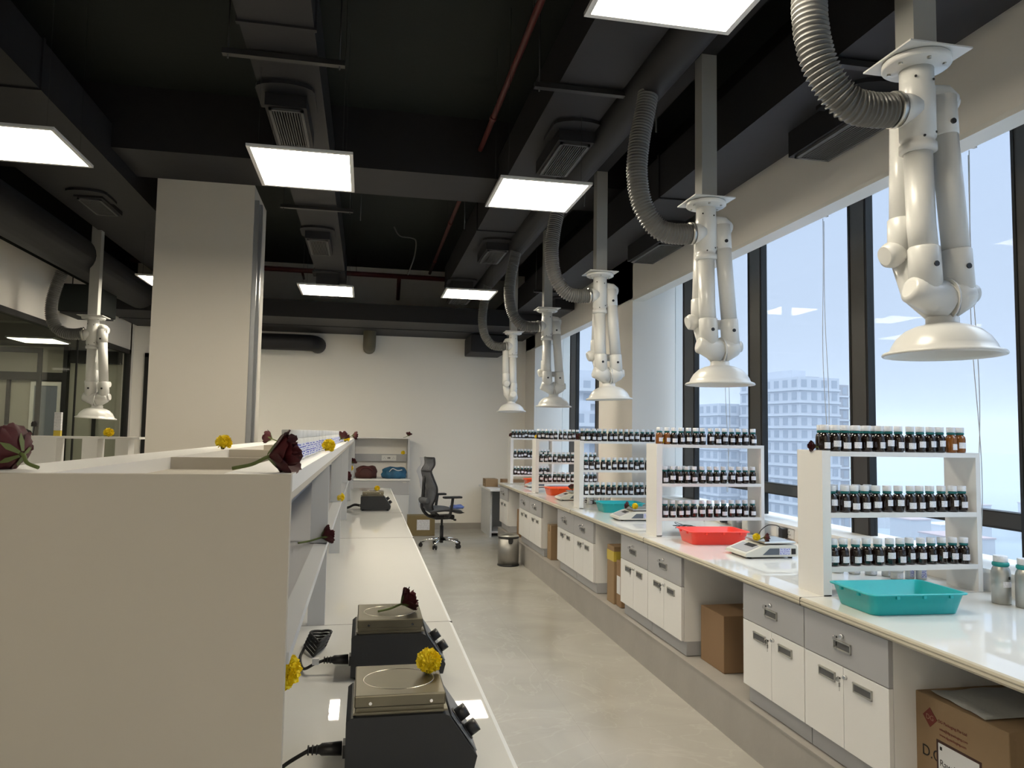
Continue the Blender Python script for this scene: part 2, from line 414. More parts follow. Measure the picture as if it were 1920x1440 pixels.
# ================================================================== CEILING LAMPS
def lamp(x0, x1, y0, y1, label, z=3.21):
    cx, cyy = (x0+x1)/2, (y0+y1)/2; hx, hy = (x1-x0)/2, (y1-y0)/2
    t = thing('ceiling_light', label, 'ceiling light', (cx, cyy, z), 0, 'square lit ceiling panels')
    f = MB(); w = 0.022
    f.box(-hx, hx, -hy, -hy+w, -0.004, 0.012); f.box(-hx, hx, hy-w, hy, -0.004, 0.012)
    f.box(-hx, -hx+w, -hy+w, hy-w, -0.004, 0.012); f.box(hx-w, hx, -hy+w, hy-w, -0.004, 0.012); f.box(-hx+w, hx-w, -hy+w, hy-w, 0.006, 0.012)
    f.build('lamp_frame', alu_m, t)
    MB().box(-hx+w, hx-w, -hy+w, hy-w, 0.0, 0.005).build('diffuser', lamp_m, t)
    for sx_ in (-1, 1):
        for sy_ in (-1, 1):
            wx = cx + sx_*(hx-0.06); wt = 3.70-z if (-0.72 < wx < -0.30 or 1.06 < wx < 1.50 or -2.9 < wx < -2.04) else CZ-z
            MB().tube([(sx_*(hx-0.06), sy_*(hy-0.06), 0.01), (sx_*(hx-0.06), sy_*(hy-0.06), wt)], 0.0012, 5).build('suspension_wire', blackp_m, t)
    MB().box(-0.09, 0.09, -0.03, 0.03, 0.012, 0.045).build('driver_box', blackp_m, t)
    return t
lamp(0.78, 1.38, 2.06, 2.66, 'brightest lit square ceiling panel cut by the top edge, nearest the windows')
lamp(-0.71, -0.115, 4.33, 5.03, 'lit square ceiling panel just right of the wide column top')
lamp(0.79, 1.39, 4.50, 5.13, 'lit square ceiling panel in the middle, beside the red pipe and grille')
lamp(-0.78, -0.17, 8.39, 9.04, 'small far lit ceiling panel right of the wide column, over the island')
lamp(0.84, 1.43, 8.20, 8.78, 'small far lit ceiling panel nearest the hanging hoses')
lamp(-2.30, -1.70, 4.34, 4.94, 'lit square ceiling panel cut by the left edge of the photo')
lamp(-2.42, -1.82, 8.35, 8.95, 'lit ceiling panel corner peeking out left of the wide column')
for x, y in ((-2.3,-1.0),(-0.7,-2.9),(0.7,-2.9),(-2.2,9.9)):  # last panel is added out of sight to brighten the far end
    lamp(x, x+0.6, y, y+0.6, 'lit square ceiling panel ' + ('added unseen behind the wide column to brighten the far end' if y > 0 else 'behind the viewer'))
def lamp2(x0, x1, y0, y1):
    t = thing('ceiling_light', 'lit flat ceiling panel in the room behind the glass partition', 'ceiling light', ((x0+x1)/2,(y0+y1)/2,2.788), 0, 'lit panels behind the glass partition')
    hx, hy = (x1-x0)/2, (y1-y0)/2
    MB().box(-hx,hx,-hy,hy,0.006,0.03).build('lamp_frame', alu_m, t)
    MB().box(-hx+.02,hx-.02,-hy+.02,hy-.02,0,0.006).build('diffuser', lampd_m, t)
for a in ((-4.80,-4.20,11.1,11.7), (-5.75,-5.15,11.1,11.7), (-4.45,-3.85,7.9,8.5), (-6.6,-6.0,8.5,9.1), (-6.4,-5.8,4.0,4.6), (-5.2,-4.6,9.2,9.8)): lamp2(*a)

# ================================================================== DUCTS AND PIPES
def grille(parent, cx, cyy, z, w, l, nsl=11, rx=0.0):
    g = MB(); hx, hy = w/2, l/2; e = 0.018
    g.box(-hx, hx, -hy, -hy+e, 0, 0.015); g.box(-hx, hx, hy-e, hy, 0, 0.015); g.box(-hx, -hx+e, -hy, hy, 0, 0.015); g.box(hx-e, hx, -hy, hy, 0, 0.015)
    for i in range(nsl):
        x = -hx+e + (i+0.5)*(w-2*e)/nsl
        g.box(x-0.0028, x+0.0028, -hy+e, hy-e, 0.002, 0.012)
    o = g.build('grille', grille_m, parent, (cx, cyy, z-0.016), (rx, 0, 0))
    MB().box(-hx+e, hx-e, -hy+e, hy-e, 0.0125, 0.0145).build('grille_backing', dark_m, o)
    return o
def supply(x0, x1, zb, ys, name, label, grs, ya=-3.4, yb=10.75):
    t = thing(name, label, 'air duct', (0,0,0), 0, None)
    d = MB(); d.box(x0, x1, ya, yb, zb, zb+0.32)
    for y in ys: d.box(x0-0.012, x1+0.012, y-0.015, y+0.015, zb-0.012, zb+0.33)
    d.build('duct_body', duct_m, t)
    for (gx, gy, w, l, zg) in grs:
        c = MB(); c.box(gx-w/2-0.02, gx+w/2+0.02, gy-l/2-0.03, gy+l/2+0.03, zg, zb)
        pts = []
        for k in range(9):
            a = PI*k/8; pts.append((gx + (w/2+0.07)*math.cos(a), gy-l/2-0.08 - 0.10*math.sin(a)))
        pts += [(gx-w/2-0.07, gy-l/2+0.2), (gx+w/2+0.07, gy-l/2+0.2)]
        c.prism(list(reversed(pts)), 'z', zb-0.022, zb)
        c.build('duct_collar', duct_m, t)
        grille(t, gx, gy, zg, w, l)
    return t
supply(-0.70, -0.32, 3.70, (0.6, 2.2, 3.9, 9.9), 'supply_duct', 'black rectangular duct with grilles above the island, near the wide column',
       [(-0.54, 5.0, 0.21, 0.60, 3.60), (-0.545, 8.25, 0.21, 0.66, 3.60), (-0.55, 10.3, 0.24, 0.5, 3.46)])
supply(1.08, 1.48, 3.70, (0.6, 2.3, 7.5), 'supply_duct', 'black rectangular duct with grilles between the red pipe and the hanging hoses',
       [(1.36, 5.13, 0.21, 0.64, 3.60), (1.36, 8.2, 0.21, 0.6, 3.60), (1.25, 10.3, 0.26, 0.5, 3.46)])
supply(2.13, 2.58, 3.40, (2.3, 5.2), 'supply_duct', 'black rectangular duct with flat grilles close to the window soffit',
       [(2.53, 3.60, 0.22, 0.52, 3.25), (2.53, 6.25, 0.22, 0.7, 3.25), (2.53, 9.7, 0.22, 0.6, 3.25)], yb=12.4)
supply(-2.85, -2.05, 3.70, (2.0,5.0), 'supply_duct', 'black rectangular duct with a grille at left, in front of the wide column',
       [(-2.50, 7.45, 0.20, 0.5, 3.66)], yb=12.0)
tag(MB().box(-1.7, 1.6, 2.2, 2.26, 4.0, 4.34).build('cable_tray', black_m), 'black cable tray hanging under the ceiling slab', 'cable tray')
tag(MB().box(1.86, 1.98, -3.4, 10.7, 3.86, 3.95).build('cable_tray', duct_m), 'narrow dark grey tray between round duct and window duct', 'cable tray')
tag(MB().tube([(1.60,-3.4,3.70),(1.60,10.6,3.70)], 0.115, 24).build('round_duct', duct_m), 'long black round duct the hanging hoses plug into', 'air duct')
tag(MB().tube([(-3.05,-3.4,3.42),(-3.05,12.0,3.42)], 0.20, 24).build('round_duct', duct_m), 'thick black round duct along the left side wall', 'air duct')
tag(MB().box(-3.55, 2.62, 10.80, 12.50, 3.20, 3.44).box(-3.55, 2.62, 11.6, 11.64, 3.19, 3.46).build('transverse_duct', duct_m), 'wide black duct crossing in front of the far wall', 'air duct')
# dark shelf of far plenum
p = MB(); p.tube(bez([(-2.6,12.2,3.0),(-1.6,12.2,3.0),(-1.0,12.2,3.0),(-0.86,12.25,3.0),(-0.80,12.42,3.0),(-0.80,12.55,3.0)],6), 0.13, 20)
tag(p.build('round_duct', duct_m), 'black round duct with elbow end on the far wall, by the wide column', 'air duct')
tag(MB().tube(bez([(0.03,12.0,3.22),(0.03,12.0,3.08),(0.03,12.1,3.0),(0.03,12.3,2.99),(0.03,12.55,2.99)],5), 0.10, 20).build('duct_elbow', mat('olive_grey_duct', (0.10,0.09,0.06),0.6)), 'olive grey duct elbow going into the middle of the far wall', 'air duct')
tag(MB().box(1.62, 2.20, 11.7, 12.5, 2.90, 3.19, bev=0.015).build('duct_box', duct_m), 'black box hanging under the wide duct by the far window corner', 'air duct')
# black box unit left
t = thing('duct_box', 'black square box with cap near the left hose', 'air duct', (-3.28, 9.6, 2.93))
MB().box(-0.22,0.22,-0.3,0.3,0,0.32,bev=0.01).build('box_body', black_m, t); MB().tube([(0.18,0,0.3),(0.18,0,0.40)],0.006,6).build('hanger_rod', blackp_m, t); MB().tube([(-0.18,0,0.3),(-0.18,0,1.42)],0.006,6).build('hanger_rod', blackp_m, t); MB().box(-0.2,0.2,-0.28,0.28,-0.02,0).build('box_cover', duct_m, t)
# red sprinkler pipes
t = thing('sprinkler_pipe', 'long red pipe running down the room under the ceiling', 'pipe', (0.92, 0, 4.08))
MB().tube([(0,-3.4,0),(0,11.5,0)], 0.022, 12).build('pipe_run', red_m, t)
for y in (1.4, 3.4, 5.6, 8.6, 10.6): MB().tube([(0,y,-0.0),(0,y+0.06,0)], 0.028, 12).build('coupling', red_m, t)
for y in (1.0, 4.2, 7.4): MB().tube([(0,y,0.02),(0,y,CZ-4.08)], 0.004, 6).build('hanger_rod', blackp_m, t)
t = thing('sprinkler_pipe', 'red pipe crossing the ceiling at the far end', 'pipe', (0, 11.5, 4.0))
MB().tube([(-3.4,0,0.03),(1.5,0,0)], 0.038, 12).build('pipe_run', red_m, t)
MB().tube([(0.45,0.3,-0.30),(0.45,0,0.0)], 0.03, 12).build('pipe_drop', red_m, t)
for x in (-1.0, 1.2): MB().tube([(x,0,0.0),(x,0.35,-0.04)], 0.018, 10).build('pipe_branch', red_m, t)
for x in (-2, -0.2, 1.2): MB().tube([(x,0,0.02),(x,0,CZ-4.0)], 0.004, 6).build('hanger_rod', blackp_m, t)
tag(MB().tube(bez([(0.30,9.9,4.34),(0.38,9.9,4.22),(0.54,9.9,4.20),(0.60,9.9,4.15),(0.58,9.9,3.95),(0.50,9.9,3.70)],6), 0.009, 8).build('thin_conduit', grille_m), 'thin bent grey conduit left of the red pipe', 'pipe')
def trapeze(cx, y, z, w, label):
    t = thing('duct_hanger', label, 'duct hanger', (cx, y, z), 0, 'threaded rod duct hangers')
    MB().box(-w/2, w/2, -0.02, 0.02, -0.03, 0.0).build('crossbar', blackp_m, t)
    for s_ in (-1, 1): MB().tube([(s_*(w/2-0.03),0,-0.05),(s_*(w/2-0.03),0,CZ-z)], 0.005, 6).build('threaded_rod', steel_m if False else blackp_m, t)
trapeze(-0.50, 4.20, 3.69, 0.66, 'hanger bar under the near part of the duct over the island')
trapeze(-0.50, 7.06, 3.69, 0.66, 'hanger bar under the island duct beyond the black beam')
trapeze(1.26, 4.20, 3.69, 0.66, 'hanger bar under the duct left of the nearest dark hose')
trapeze(2.34, 3.05, 3.39, 0.6, 'hanger bar under the duct near the window soffit')
trapeze(2.30, 8.9, 3.39, 0.6, 'hanger bar under the window duct at the far end')
for i, (x, y) in enumerate(((1.78, 4.4), (1.78, 6.0), (0.9, 7.15), (-0.1, 7.1))):
    tag(MB().tube([(x,y,3.55 if i<2 else 3.6),(x,y,CZ)], 0.006, 6).build('threaded_rod', blackp_m), ['thin black rod hanging beside the second window arm post','thin black rod hanging beside the third window arm post','thin black rod behind the middle lit ceiling panel','thin black rod just behind the black beam'][i], 'rod')

# ================================================================== FUME ARMS
def make_arm(loc, label, hood_dx=0.085, ang=0.0, hose='std', post_top=CZ, lean=0.0, ducty=0.0):
    t = thing('fume_extraction_arm', label, 'fume extractor', loc, 0, 'white swivel fume extraction arms')
    zt = post_top - loc[2]
    MB().box(-0.047, 0.047, -0.047, 0.047, 0.006, zt).build('mounting_post', post_m, t)
    MB().box(-0.125, 0.125, -0.125, 0.125, 0, 0.006).build('mounting_plate', pvc_m, t)
    fl = MB(); fl.lathe([(0.112,-0.002),(0.115,-0.005),(0.115,-0.022),(0.110,-0.026),(0.064,-0.028),(0.058,-0.036)], n=36, cap=True)
    for k in range(6):
        a = k*PI/3+0.3; fl.lathe([(0.007,-0.034),(0.007,-0.024)], (0.090*math.cos(a),0.090*math.sin(a),0), 8, 1)
    fl.build('flange', [pvc_m, steel_m], t)
    st = MB(); st.lathe([(0.057,-0.03),(0.058,-0.10),(0.061,-0.11),(0.061,-0.29),(0.056,-0.292),(0.056,-0.312),(0.063,-0.314),(0.063,-0.338),(0.050,-0.345)], n=32)
    st.tube([(-0.02,0,-0.19),(-0.070,0,-0.19),(-0.085,0,-0.19)], [0.060,0.060,0.056], 24)
    for a, z in ((-1.2,-0.09),(-0.5,-0.27),(-2.3,-0.08),(-1.9,-0.30),(-1.0,-0.28)):
        st.tube([(0.060*math.cos(a),0.060*math.sin(a),z),(0.0635*math.cos(a),0.0635*math.sin(a),z)], 0.0045, 8, 1)
    st.build('hose_stub', [pvc_m, blackp_m], t)
    A = bpy.data.objects.new('folding_arm', None); COL.objects.link(A); A.parent = t; A.rotation_euler = (0, 0, ang); A.empty_display_size = 0.05
    a1 = MB(); a1.tube([(0,0,-0.34),(0.002,-0.005,-0.60),(0.008,-0.01,-0.72)], 0.048, 26); a1.tube([(0.007,-0.01,-0.69),(0.007,-0.01,-0.695),(0.014,-0.01,-0.86)], [0.049,0.0535,0.055], 26)
    a1.tube([(0.011,-0.060,-0.76),(0.011,-0.068,-0.76)], 0.010, 12, 1)
    a1.build('lower_tube', [pvc_m, blackp_m], A)
    b1 = MB(); b1.tube([(0.100,-0.005,-0.20),(0.140,-0.01,-0.70)], 0.046, 26); b1.tube([(0.1385,-0.01,-0.69),(0.139,-0.01,-0.695),(0.150,-0.01,-0.86)], [0.047,0.0515,0.053], 26)
    b1.tube([(0.098,-0.003,-0.13),(0.1045,-0.003,-0.27),(0.105,-0.003,-0.275)], [0.051,0.051,0.046], 26)
    b1.tube([(0.101,-0.050,-0.235),(0.101,-0.060,-0.235)], 0.010, 12, 1); b1.tube([(0.144,-0.058,-0.76),(0.144,-0.066,-0.76)], 0.010, 12, 1)
    b1.build('upper_tube', [pvc_m, blackp_m], A)
    tj = MB(); tj.tube([(0.0,0.10,-0.20),(0.005,0.10,-0.16),(0.03,0.08,-0.13),(0.07,0.03,-0.12),(0.11,0.0,-0.13),(0.140,0.0,-0.145)], [0.03,0.045,0.050,0.052,0.050,0.040], 24)
    tj.tube([(0.135,0,-0.143),(0.157,0,-0.146)], 0.030, 20)
    tj.build('top_joint', pvc_m, A)
    c1 = MB(); c1.tube([(0.02,0.10,-0.17),(0.0,0.09,-0.66)], 0.045, 24); c1.tube([(0.001,0.09,-0.56),(0.001,0.09,-0.565),(0.0,0.09,-0.72)], [0.046,0.050,0.051], 24)
    c1.tube([(0.0,0.09,-0.70),(-0.065,0.085,-0.70),(-0.08,0.085,-0.705)], [0.046,0.046,0.034], 20)
    c1.tube([(0.0,0.085,-0.71),(0.17,0.07,-0.71)], 0.030, 16)
    c1.tube([(0.0,0.09,-0.70),(0.03,0.07,-0.84),(hood_dx,0.0,-0.94)], [0.045,0.045,0.040], 18)
    c1.build('rear_tube', pvc_m, A)
    bj = MB(); bj.tube([(-0.058,-0.01,-0.845),(-0.053,-0.01,-0.847),(-0.02,-0.01,-0.852),(0.081,-0.01,-0.880)], [0.030,0.046,0.052,0.074], 24)
    bj.tube([(0.085,-0.01,-0.880),(0.175,-0.01,-0.852),(0.188,-0.01,-0.848)], [0.074,0.052,0.042], 24)
    bj.tube([(0.18,-0.01,-0.849),(0.212,-0.01,-0.847)], 0.033, 18)
    bj.lathe([(0.080,-0.003),(0.080,0.003)], (0.083,-0.01,-0.878), 28, 0, Matrix.Rotation(PI/2,4,'Y'))
    bj.build('bottom_joint', pvc_m, A)
    h = MB(); M = Matrix.Rotation(lean, 4, 'Y')
    h.lathe([(0.040,0.03),(0.046,0.0),(0.048,-0.010),(0.054,-0.016),(0.054,-0.034),(0.062,-0.040),(0.088,-0.046),(0.122,-0.062),(0.150,-0.088),(0.167,-0.116),(0.173,-0.132),(0.194,-0.140),(0.199,-0.147),(0.196,-0.152),(0.186,-0.152),
             (0.170,-0.142),(0.160,-0.118),(0.142,-0.092),(0.115,-0.070),(0.070,-0.055),(0.040,-0.05)], (hood_dx,0,-0.925), 44, 0, M, cap=False)
    h.build('hood', pvc_m, A)
    # corrugated hose
    P = {'std': [(-0.08,0,-0.19),(-0.18,0,-0.20),(-0.28,0,-0.185),(-0.36,0,-0.11),(-0.41,0,0.0),(-0.43,0,0.16),(-0.415,ducty*0.4,0.34),(-0.385,ducty*0.8,0.50),(-0.36,ducty,0.64)],
         'left': [(-0.08,0,-0.17),(-0.16,0,-0.19),(-0.27,0,-0.18),(-0.37,0,-0.11),(-0.41,0,0.01),(-0.41,0,0.15),(-0.38,0,0.30),(-0.33,0,0.46)]}[hose]
    path = bez(P, 60)
    L = [0.0]
    for i in range(1, len(path)): L.append(L[-1] + (path[i]-path[i-1]).length)
    N = int(L[-1]/0.0028); pts = []; rads = []; j = 0
    pitch = 0.0175
    for i in range(N+1):
        s_ = L[-1]*i/N
        while j < len(L)-2 and L[j+1] < s_: j += 1
        u = (s_-L[j])/max(1e-9, (L[j+1]-L[j])); pts.append(path[j].lerp(path[j+1], u))
        c = 0.5+0.5*math.cos(2*PI*s_/pitch); rads.append(0.052 + 0.0105*c*c)
    MB().tube(pts, rads, 24, 0, False).build('corrugated_hose', hose_m, t)
    MB().tube([(-0.085,0,-0.19),(-0.105,0,-0.192)], 0.065, 24).build('hose_clamp', steel_m, t)
    return t
arms = [((1.935,2.30,2.98),'nearest white fume arm at the right edge, largest hood',0.0,0.0),
        ((1.935,4.01,2.98),'second nearest white fume arm on the window side, hose hanging from round duct',0.0,0.0),
        ((1.935,6.03,2.98),'third white fume arm on the window side, over the teal tray',0.0,-0.03),
        ((1.935,7.92,2.98),'fourth white fume arm on the window side, shaded front',-0.1,0.0),
        ((1.94,9.86,2.98),'farthest white fume arm on the window side, tubes turned sideways',1.5,0.05)]
for (loc, lb, ang, lean) in arms: make_arm(loc, lb, ang=ang, lean=lean)
make_arm((-2.86, 8.55, 2.77), 'single white fume arm at left, in front of the glass partition', hose='left', lean=0.06, ang=-0.1)

# ================================================================== WORKTOPS
def worktop(x0, x1, y0, y1, z, front, label, seams):
    t = thing('worktop', label, 'worktop', ((x0+x1)/2, (y0+y1)/2, z))
    cx, cyy = (x0+x1)/2, (y0+y1)/2
    e = 0.012
    m = MB(); 
    if front == 'left': m.box(x0+e-cx, x1-cx, y0-cyy, y1-cyy, -0.035, 0)
    else: m.box(x0-cx, x1-e-cx, y0-cyy, y1-cyy, -0.035, 0)
    m.build('worktop_slab', top_m, t)
    if front == 'left': pts = [(x0+e-cx, 0.0), (x0+e*0.3-cx,-0.004), (x0-cx,-0.012), (x0+e*.2-cx,-0.018), (x0-cx,-0.026), (x0+e*.6-cx,-0.035), (x0+e-cx,-0.035)]
    else: pts = [(x1-e-cx, 0.0), (x1-cx,-0.006), (x1-cx,-0.030), (x1-e-cx,-0.035)]
    MB().prism(pts, 'y', y0-cyy, y1-cyy).build('edge_trim', topedge_m if front == 'left' else white_lip, t)
    s_ = MB()
    for y in seams: s_.box(x0-cx-0.0005, x1-cx+0.0005, y-cyy-0.0012, y-cyy+0.0012, -0.035, 0.0006)
    s_.build('joint_line', edge_m, t)
    return t
worktop(1.935, 2.948, -1.5, 10.80, 0.89, 'left', 'long glossy white worktop along the windows', (1.5, 3.08, 5.0, 6.9, 8.8))
worktop(-0.70, 0.358, -0.6, 10.10, 0.86, 'right', 'long glossy white island worktop on the left side of the aisle', (0.9, 2.98, 5.35, 7.0))

# ================================================================== CABINETS (right bench)
def handle(parent, x, y, z, w=0.112, h=0.040):
    g = MB(); g.box(-0.004, 0.0, -w/2, w/2, -h/2, h/2); g.box(-0.0045,-0.0038,-w/2+0.006,w/2-0.006,-h/2+0.006,h/2-0.006,1)
    g.box(-0.009,-0.004,-w/2,w/2,h/2-0.006,h/2); g.box(-0.007,-0.004,-w/2,-w/2+0.004,-h/2,h/2); g.box(-0.007,-0.004,w/2-0.004,w/2,-h/2,h/2); g.box(-0.007,-0.004,-w/2,w/2,-h/2,-h/2+0.004)
    g.build('handle', [steel_m, grille_m], parent, (x, y, z))
def lock(parent, x, y, z):
    MB().tube([(0,0,0),(-0.012,0,0)], 0.009, 14).build('lock', chrome_m, parent, (x, y, z))
    k = MB(); k.box(-0.032,-0.010,-0.001,0.001,-0.004,0.004); k.lathe([(0.011,-0.001),(0.011,0.001)], (-0.036,0,-0.004), 14, 0, Matrix.Rotation(PI/2,4,'X'))
    k.box(-0.032,-0.029,-0.0010,0.0010,-0.052,-0.012); k.box(-0.036,-0.026,-0.001,0.001,-0.036,-0.018)
    k.build('key', chrome_m, parent, (x, y, z))
def cabinet(y0, y1, label, near_side=False):
    x = 1.955; t = thing('base_cabinet', label, 'cabinet', (x, (y0+y1)/2, 0.245), 0, 'white and grey base cabinets under the window bench')
    w = (y1-y0)/2; g = 0.0015
    MB().box(0.02, 0.58, -w+0.001, w-0.001, 0.09, 0.605).build('carcass', white_m, t)
    MB().box(0.035, 0.56, -w+0.001, w-0.001, 0.004, 0.09).build('toe_kick', grey_m, t)
    d = MB().box(0, 0.019, -w+g, w-g, 0.425, 0.602, bev=0.0012).build('drawer', grey_m, t)
    handle(d, 0, 0, 0.505); lock(d, 0, 0.0, 0.545)
    for s_ in (-1, 1):
        a, b = (-w+g, -g) if s_ < 0 else (g, w-g)
        dd = MB().box(0, 0.019, a, b, 0.095, 0.421, bev=0.0012).build('door', white_m, t)
        yc = s_*0.105 + (-0.02 if s_ < 0 else 0)
        handle(dd, 0, yc, 0.365)
        if s_ < 0: lock(dd, 0, -0.018, 0.385)
    return t
cabinet(2.53, 3.078, 'nearest base cabinet under the window bench, beside the printed carton')
cabinet(3.082, 3.63, 'base cabinet second from the near end, key hanging in its door')
cabinet(4.40, 4.96, 'base cabinet just beyond the plain brown carton')
cabinet(4.964, 5.52, 'base cabinet below the red tray, beside the taped carton')
cabinet(6.22, 6.83, 'base cabinet just beyond the taped carton')
cabinet(6.834, 7.44, 'base cabinet in the middle group, next to the slim carton')
cabinet(8.15, 8.76, 'base cabinet just beyond the slim carton')
cabinet(8.764, 9.37, 'base cabinet right behind the steel pedal bin')
cabinet(10.15, 10.76, 'farthest base cabinet at the end of the window bench')

# ================================================================== BOTTLES
def make_bottle(bm_mat):
    t = thing('sample_bottle', '-', 'bottle', (0,0,0))
    MB().lathe([(0.020,0),(0.0245,0.003),(0.0255,0.010),(0.0255,0.066),(0.0235,0.076),(0.0165,0.084),(0.0145,0.088),(0.0145,0.098)], n=20).build('glass_body', bm_mat, t)
    MB().lathe([(0.0175,0.086),(0.0195,0.089),(0.0185,0.095),(0.0175,0.097)], n=20).build('cap_ring', ring_m, t)
    MB().lathe([(0.0190,0.0975),(0.0195,0.099),(0.0195,0.121),(0.018,0.1225)], n=20).build('cap', cap_m, t)
    l = MB(); R = 0.0259; n = 10; a0, a1 = -PI/2-1.0, -PI/2+1.0
    for i in range(n):
        p, q = a0+(a1-a0)*i/n, a0+(a1-a0)*(i+1)/n
        l.quad((R*math.cos(p),R*math.sin(p),-0.014),(R*math.cos(q),R*math.sin(q),-0.014),(R*math.cos(q),R*math.sin(q),0.014),(R*math.cos(p),R*math.sin(p),0.014),0,True)
    o = l.build('paper_label', label_m, t); o.location = (0,0,0.038)
    return t
B_dark = make_bottle(bottle_m); B_amb = make_bottle(amber_m)
used = {'d': False, 'a': False}
def put_bottle(x, y, z, kind, label, group):
    src = B_dark if kind == 'd' else B_amb
    rz = random.uniform(-0.25, 0.25) + 0.35
    if not used[kind]:
        used[kind] = True; r = src; r.location = (x,y,z); r.rotation_euler = (0,0,rz)
    else: r = dup(src, (x,y,z), rz)
    r['label'] = label; r['group'] = group; r['category'] = 'bottle'
    for c in r.children:
        if c.name.startswith('paper_label'): c.location = (0,0,0.034+random.uniform(-0.008,0.012))
    return r
RN = ['nearest window rack', 'second nearest window rack', 'middle window rack', 'fourth window rack', 'farthest window rack']
RY = [3.08, 5.05, 7.0, 8.9, 10.5]
def rack(i):
    y = RY[i]; x0, x1 = 2.055, 2.895; z0 = 0.89; dpt = 0.20
    if i == 4: x1 = 2.69
    lab = ['nearest white bottle rack on the window bench, rose on its corner', 'white bottle rack standing behind the red tray', 'white bottle rack standing behind the near teal-tray gap, third along the windows',
           'white bottle rack fourth along the windows, orange tray before it', 'farthest white bottle rack by the end wall'][i]
    if i == 2: lab = 'middle white bottle rack, third of five along the window bench'
    t = thing('bottle_rack', lab, 'rack', (x0, y, z0), 0, 'white bottle racks on the window bench')
    W_ = x1 - x0
    MB().box(0, 0.042, 0, dpt, 0, 0.658).build('end_panel', white_m, t)
    MB().box(W_-0.025, W_, 0, dpt, 0, 0.655).build('end_panel', white_m, t)
    MB().box(0.002, 0.04, dpt*0.0, dpt, 0.0, 0.006).build('base_plate', topedge_m, t)
    for zz in (0.632, 0.352, 0.108):
        MB().box(0.0425, W_-0.0255, 0.0, dpt-0.005, zz, zz+0.022).build('shelf', white_m, t)
    for k in range(3):
        zz = z0 + (0.654, 0.374, 0.130)[k]
        rown = ('top shelf', 'middle shelf', 'lowest shelf')[k]
        n = (14, 13, 13)[k]
        if i == 4: n -= 2
        xa = x0 + (0.035 if k == 0 else 0.075); xb = x1 - 0.075
        for j in range(n):
            xx = xa + (xb-xa)*j/(n-1) + random.uniform(-0.004, 0.004)
            kind = 'd'
            if (i == 0 and k == 0 and j >= 12) or (i == 1 and k == 0 and j in (0, 1)): kind = 'a'
            look = 'dark amber bottle' if kind == 'd' else 'bright amber bottle'
            put_bottle(xx, y+0.035+random.uniform(-0.006,0.006), zz, kind, '%s, %s from left, %s front row, %s' % (look, ORD[j], rown, RN[i]), 'bottles on the %s' % RN[i])
        if k == 0:
            nb = (7, 6, 4, 3, 0)[i]
            for j in range(nb):
                xx = xa + 0.028 + 0.055*j*1.02
                put_bottle(xx, y+0.10, zz, 'd', 'white-capped dark bottle, %s from left, top shelf back row, %s' % (ORD[j], RN[i]), 'bottles on the %s' % RN[i])
        if k == 1 and i < 2:
            for j in range(4):
                put_bottle(xa+0.05+0.06*j, y+0.10, zz, 'd', 'white-capped dark bottle, %s from left, middle shelf back row, %s' % (ORD[j], RN[i]), 'bottles on the %s' % RN[i])
    return t
for i in range(5): rack(i)

# ================================================================== TRAYS
def tray(x, y, rz, m, label, sx_=0.42, sy_=0.30):
    h = 0.088
    def rr(hx, hy, r, z, n=6):
        out = []
        for (cx, cyy, a) in ((hx-r,hy-r,0),(-hx+r,hy-r,PI/2),(-hx+r,-hy+r,PI),(hx-r,-hy+r,3*PI/2)):
            for k in range(n+1):
                q = a+PI/2*k/n; out.append((cx+r*math.cos(q), cyy+r*math.sin(q), z))
        return out
    t = thing('plastic_tray', label, 'tray', (x, y, 0.8905), rz, 'plastic trays on the window bench')
    m_ = MB(); a, b = sx_/2, sy_/2; k = 0.03
    loops = [rr(a-k-.003,b-k-.003,.03,0.0), rr(a-k,b-k,.033,0.004), rr(a-0.012,b-0.012,.03,h-0.006), rr(a-0.002,b-0.002,.03,h-0.006), rr(a,b,.03,h-0.003), rr(a-0.001,b-0.001,.03,h),
             rr(a-0.014,b-0.014,.028,h), rr(a-k-0.003,b-k-0.003,.03,0.006)]
    V = [[m_.bm.verts.new(p) for p in lp] for lp in loops]
    n = len(V[0])
    for A, B in zip(V[:-1], V[1:]):
        for q in range(n):
            f = m_.bm.faces.new((A[q],A[(q+1)%n],B[(q+1)%n],B[q])); f.smooth = True
    m_.bm.faces.new(list(reversed(V[0]))); m_.bm.faces.new(V[-1])
    m_.build('tray_shell', m, t)
    for (px_, py_) in ((-0.10,-1),(0.02,-1),(0.14,-1)):
        MB().box(px_-0.007, px_+0.007, -b+0.004, -b+0.016, h-0.019, h-0.006).build('rim_lug', m, t)
    for s_ in (-0.06, 0.06): MB().box(-a+0.004, -a+0.016, s_-0.007, s_+0.007, h-0.019, h-0.006).build('rim_lug', m, t)
    return t
tray(2.235, 2.835, -0.04, teal_m, 'large teal tray in front of the nearest bottle rack', 0.45, 0.31)
tray(2.33, 4.74, -0.06, redt_m, 'red tray in front of the second nearest bottle rack')
tray(2.37, 6.74, -0.05, teal_m, 'smaller-looking teal tray beside the scale, in front of the middle rack')
tray(2.33, 8.62, 0.02, orange_m, 'orange red tray in front of the fourth bottle rack')
tray(2.42, 10.33, 0.0, orange_m, 'farthest orange red tray before the last rack', 0.40, 0.26)

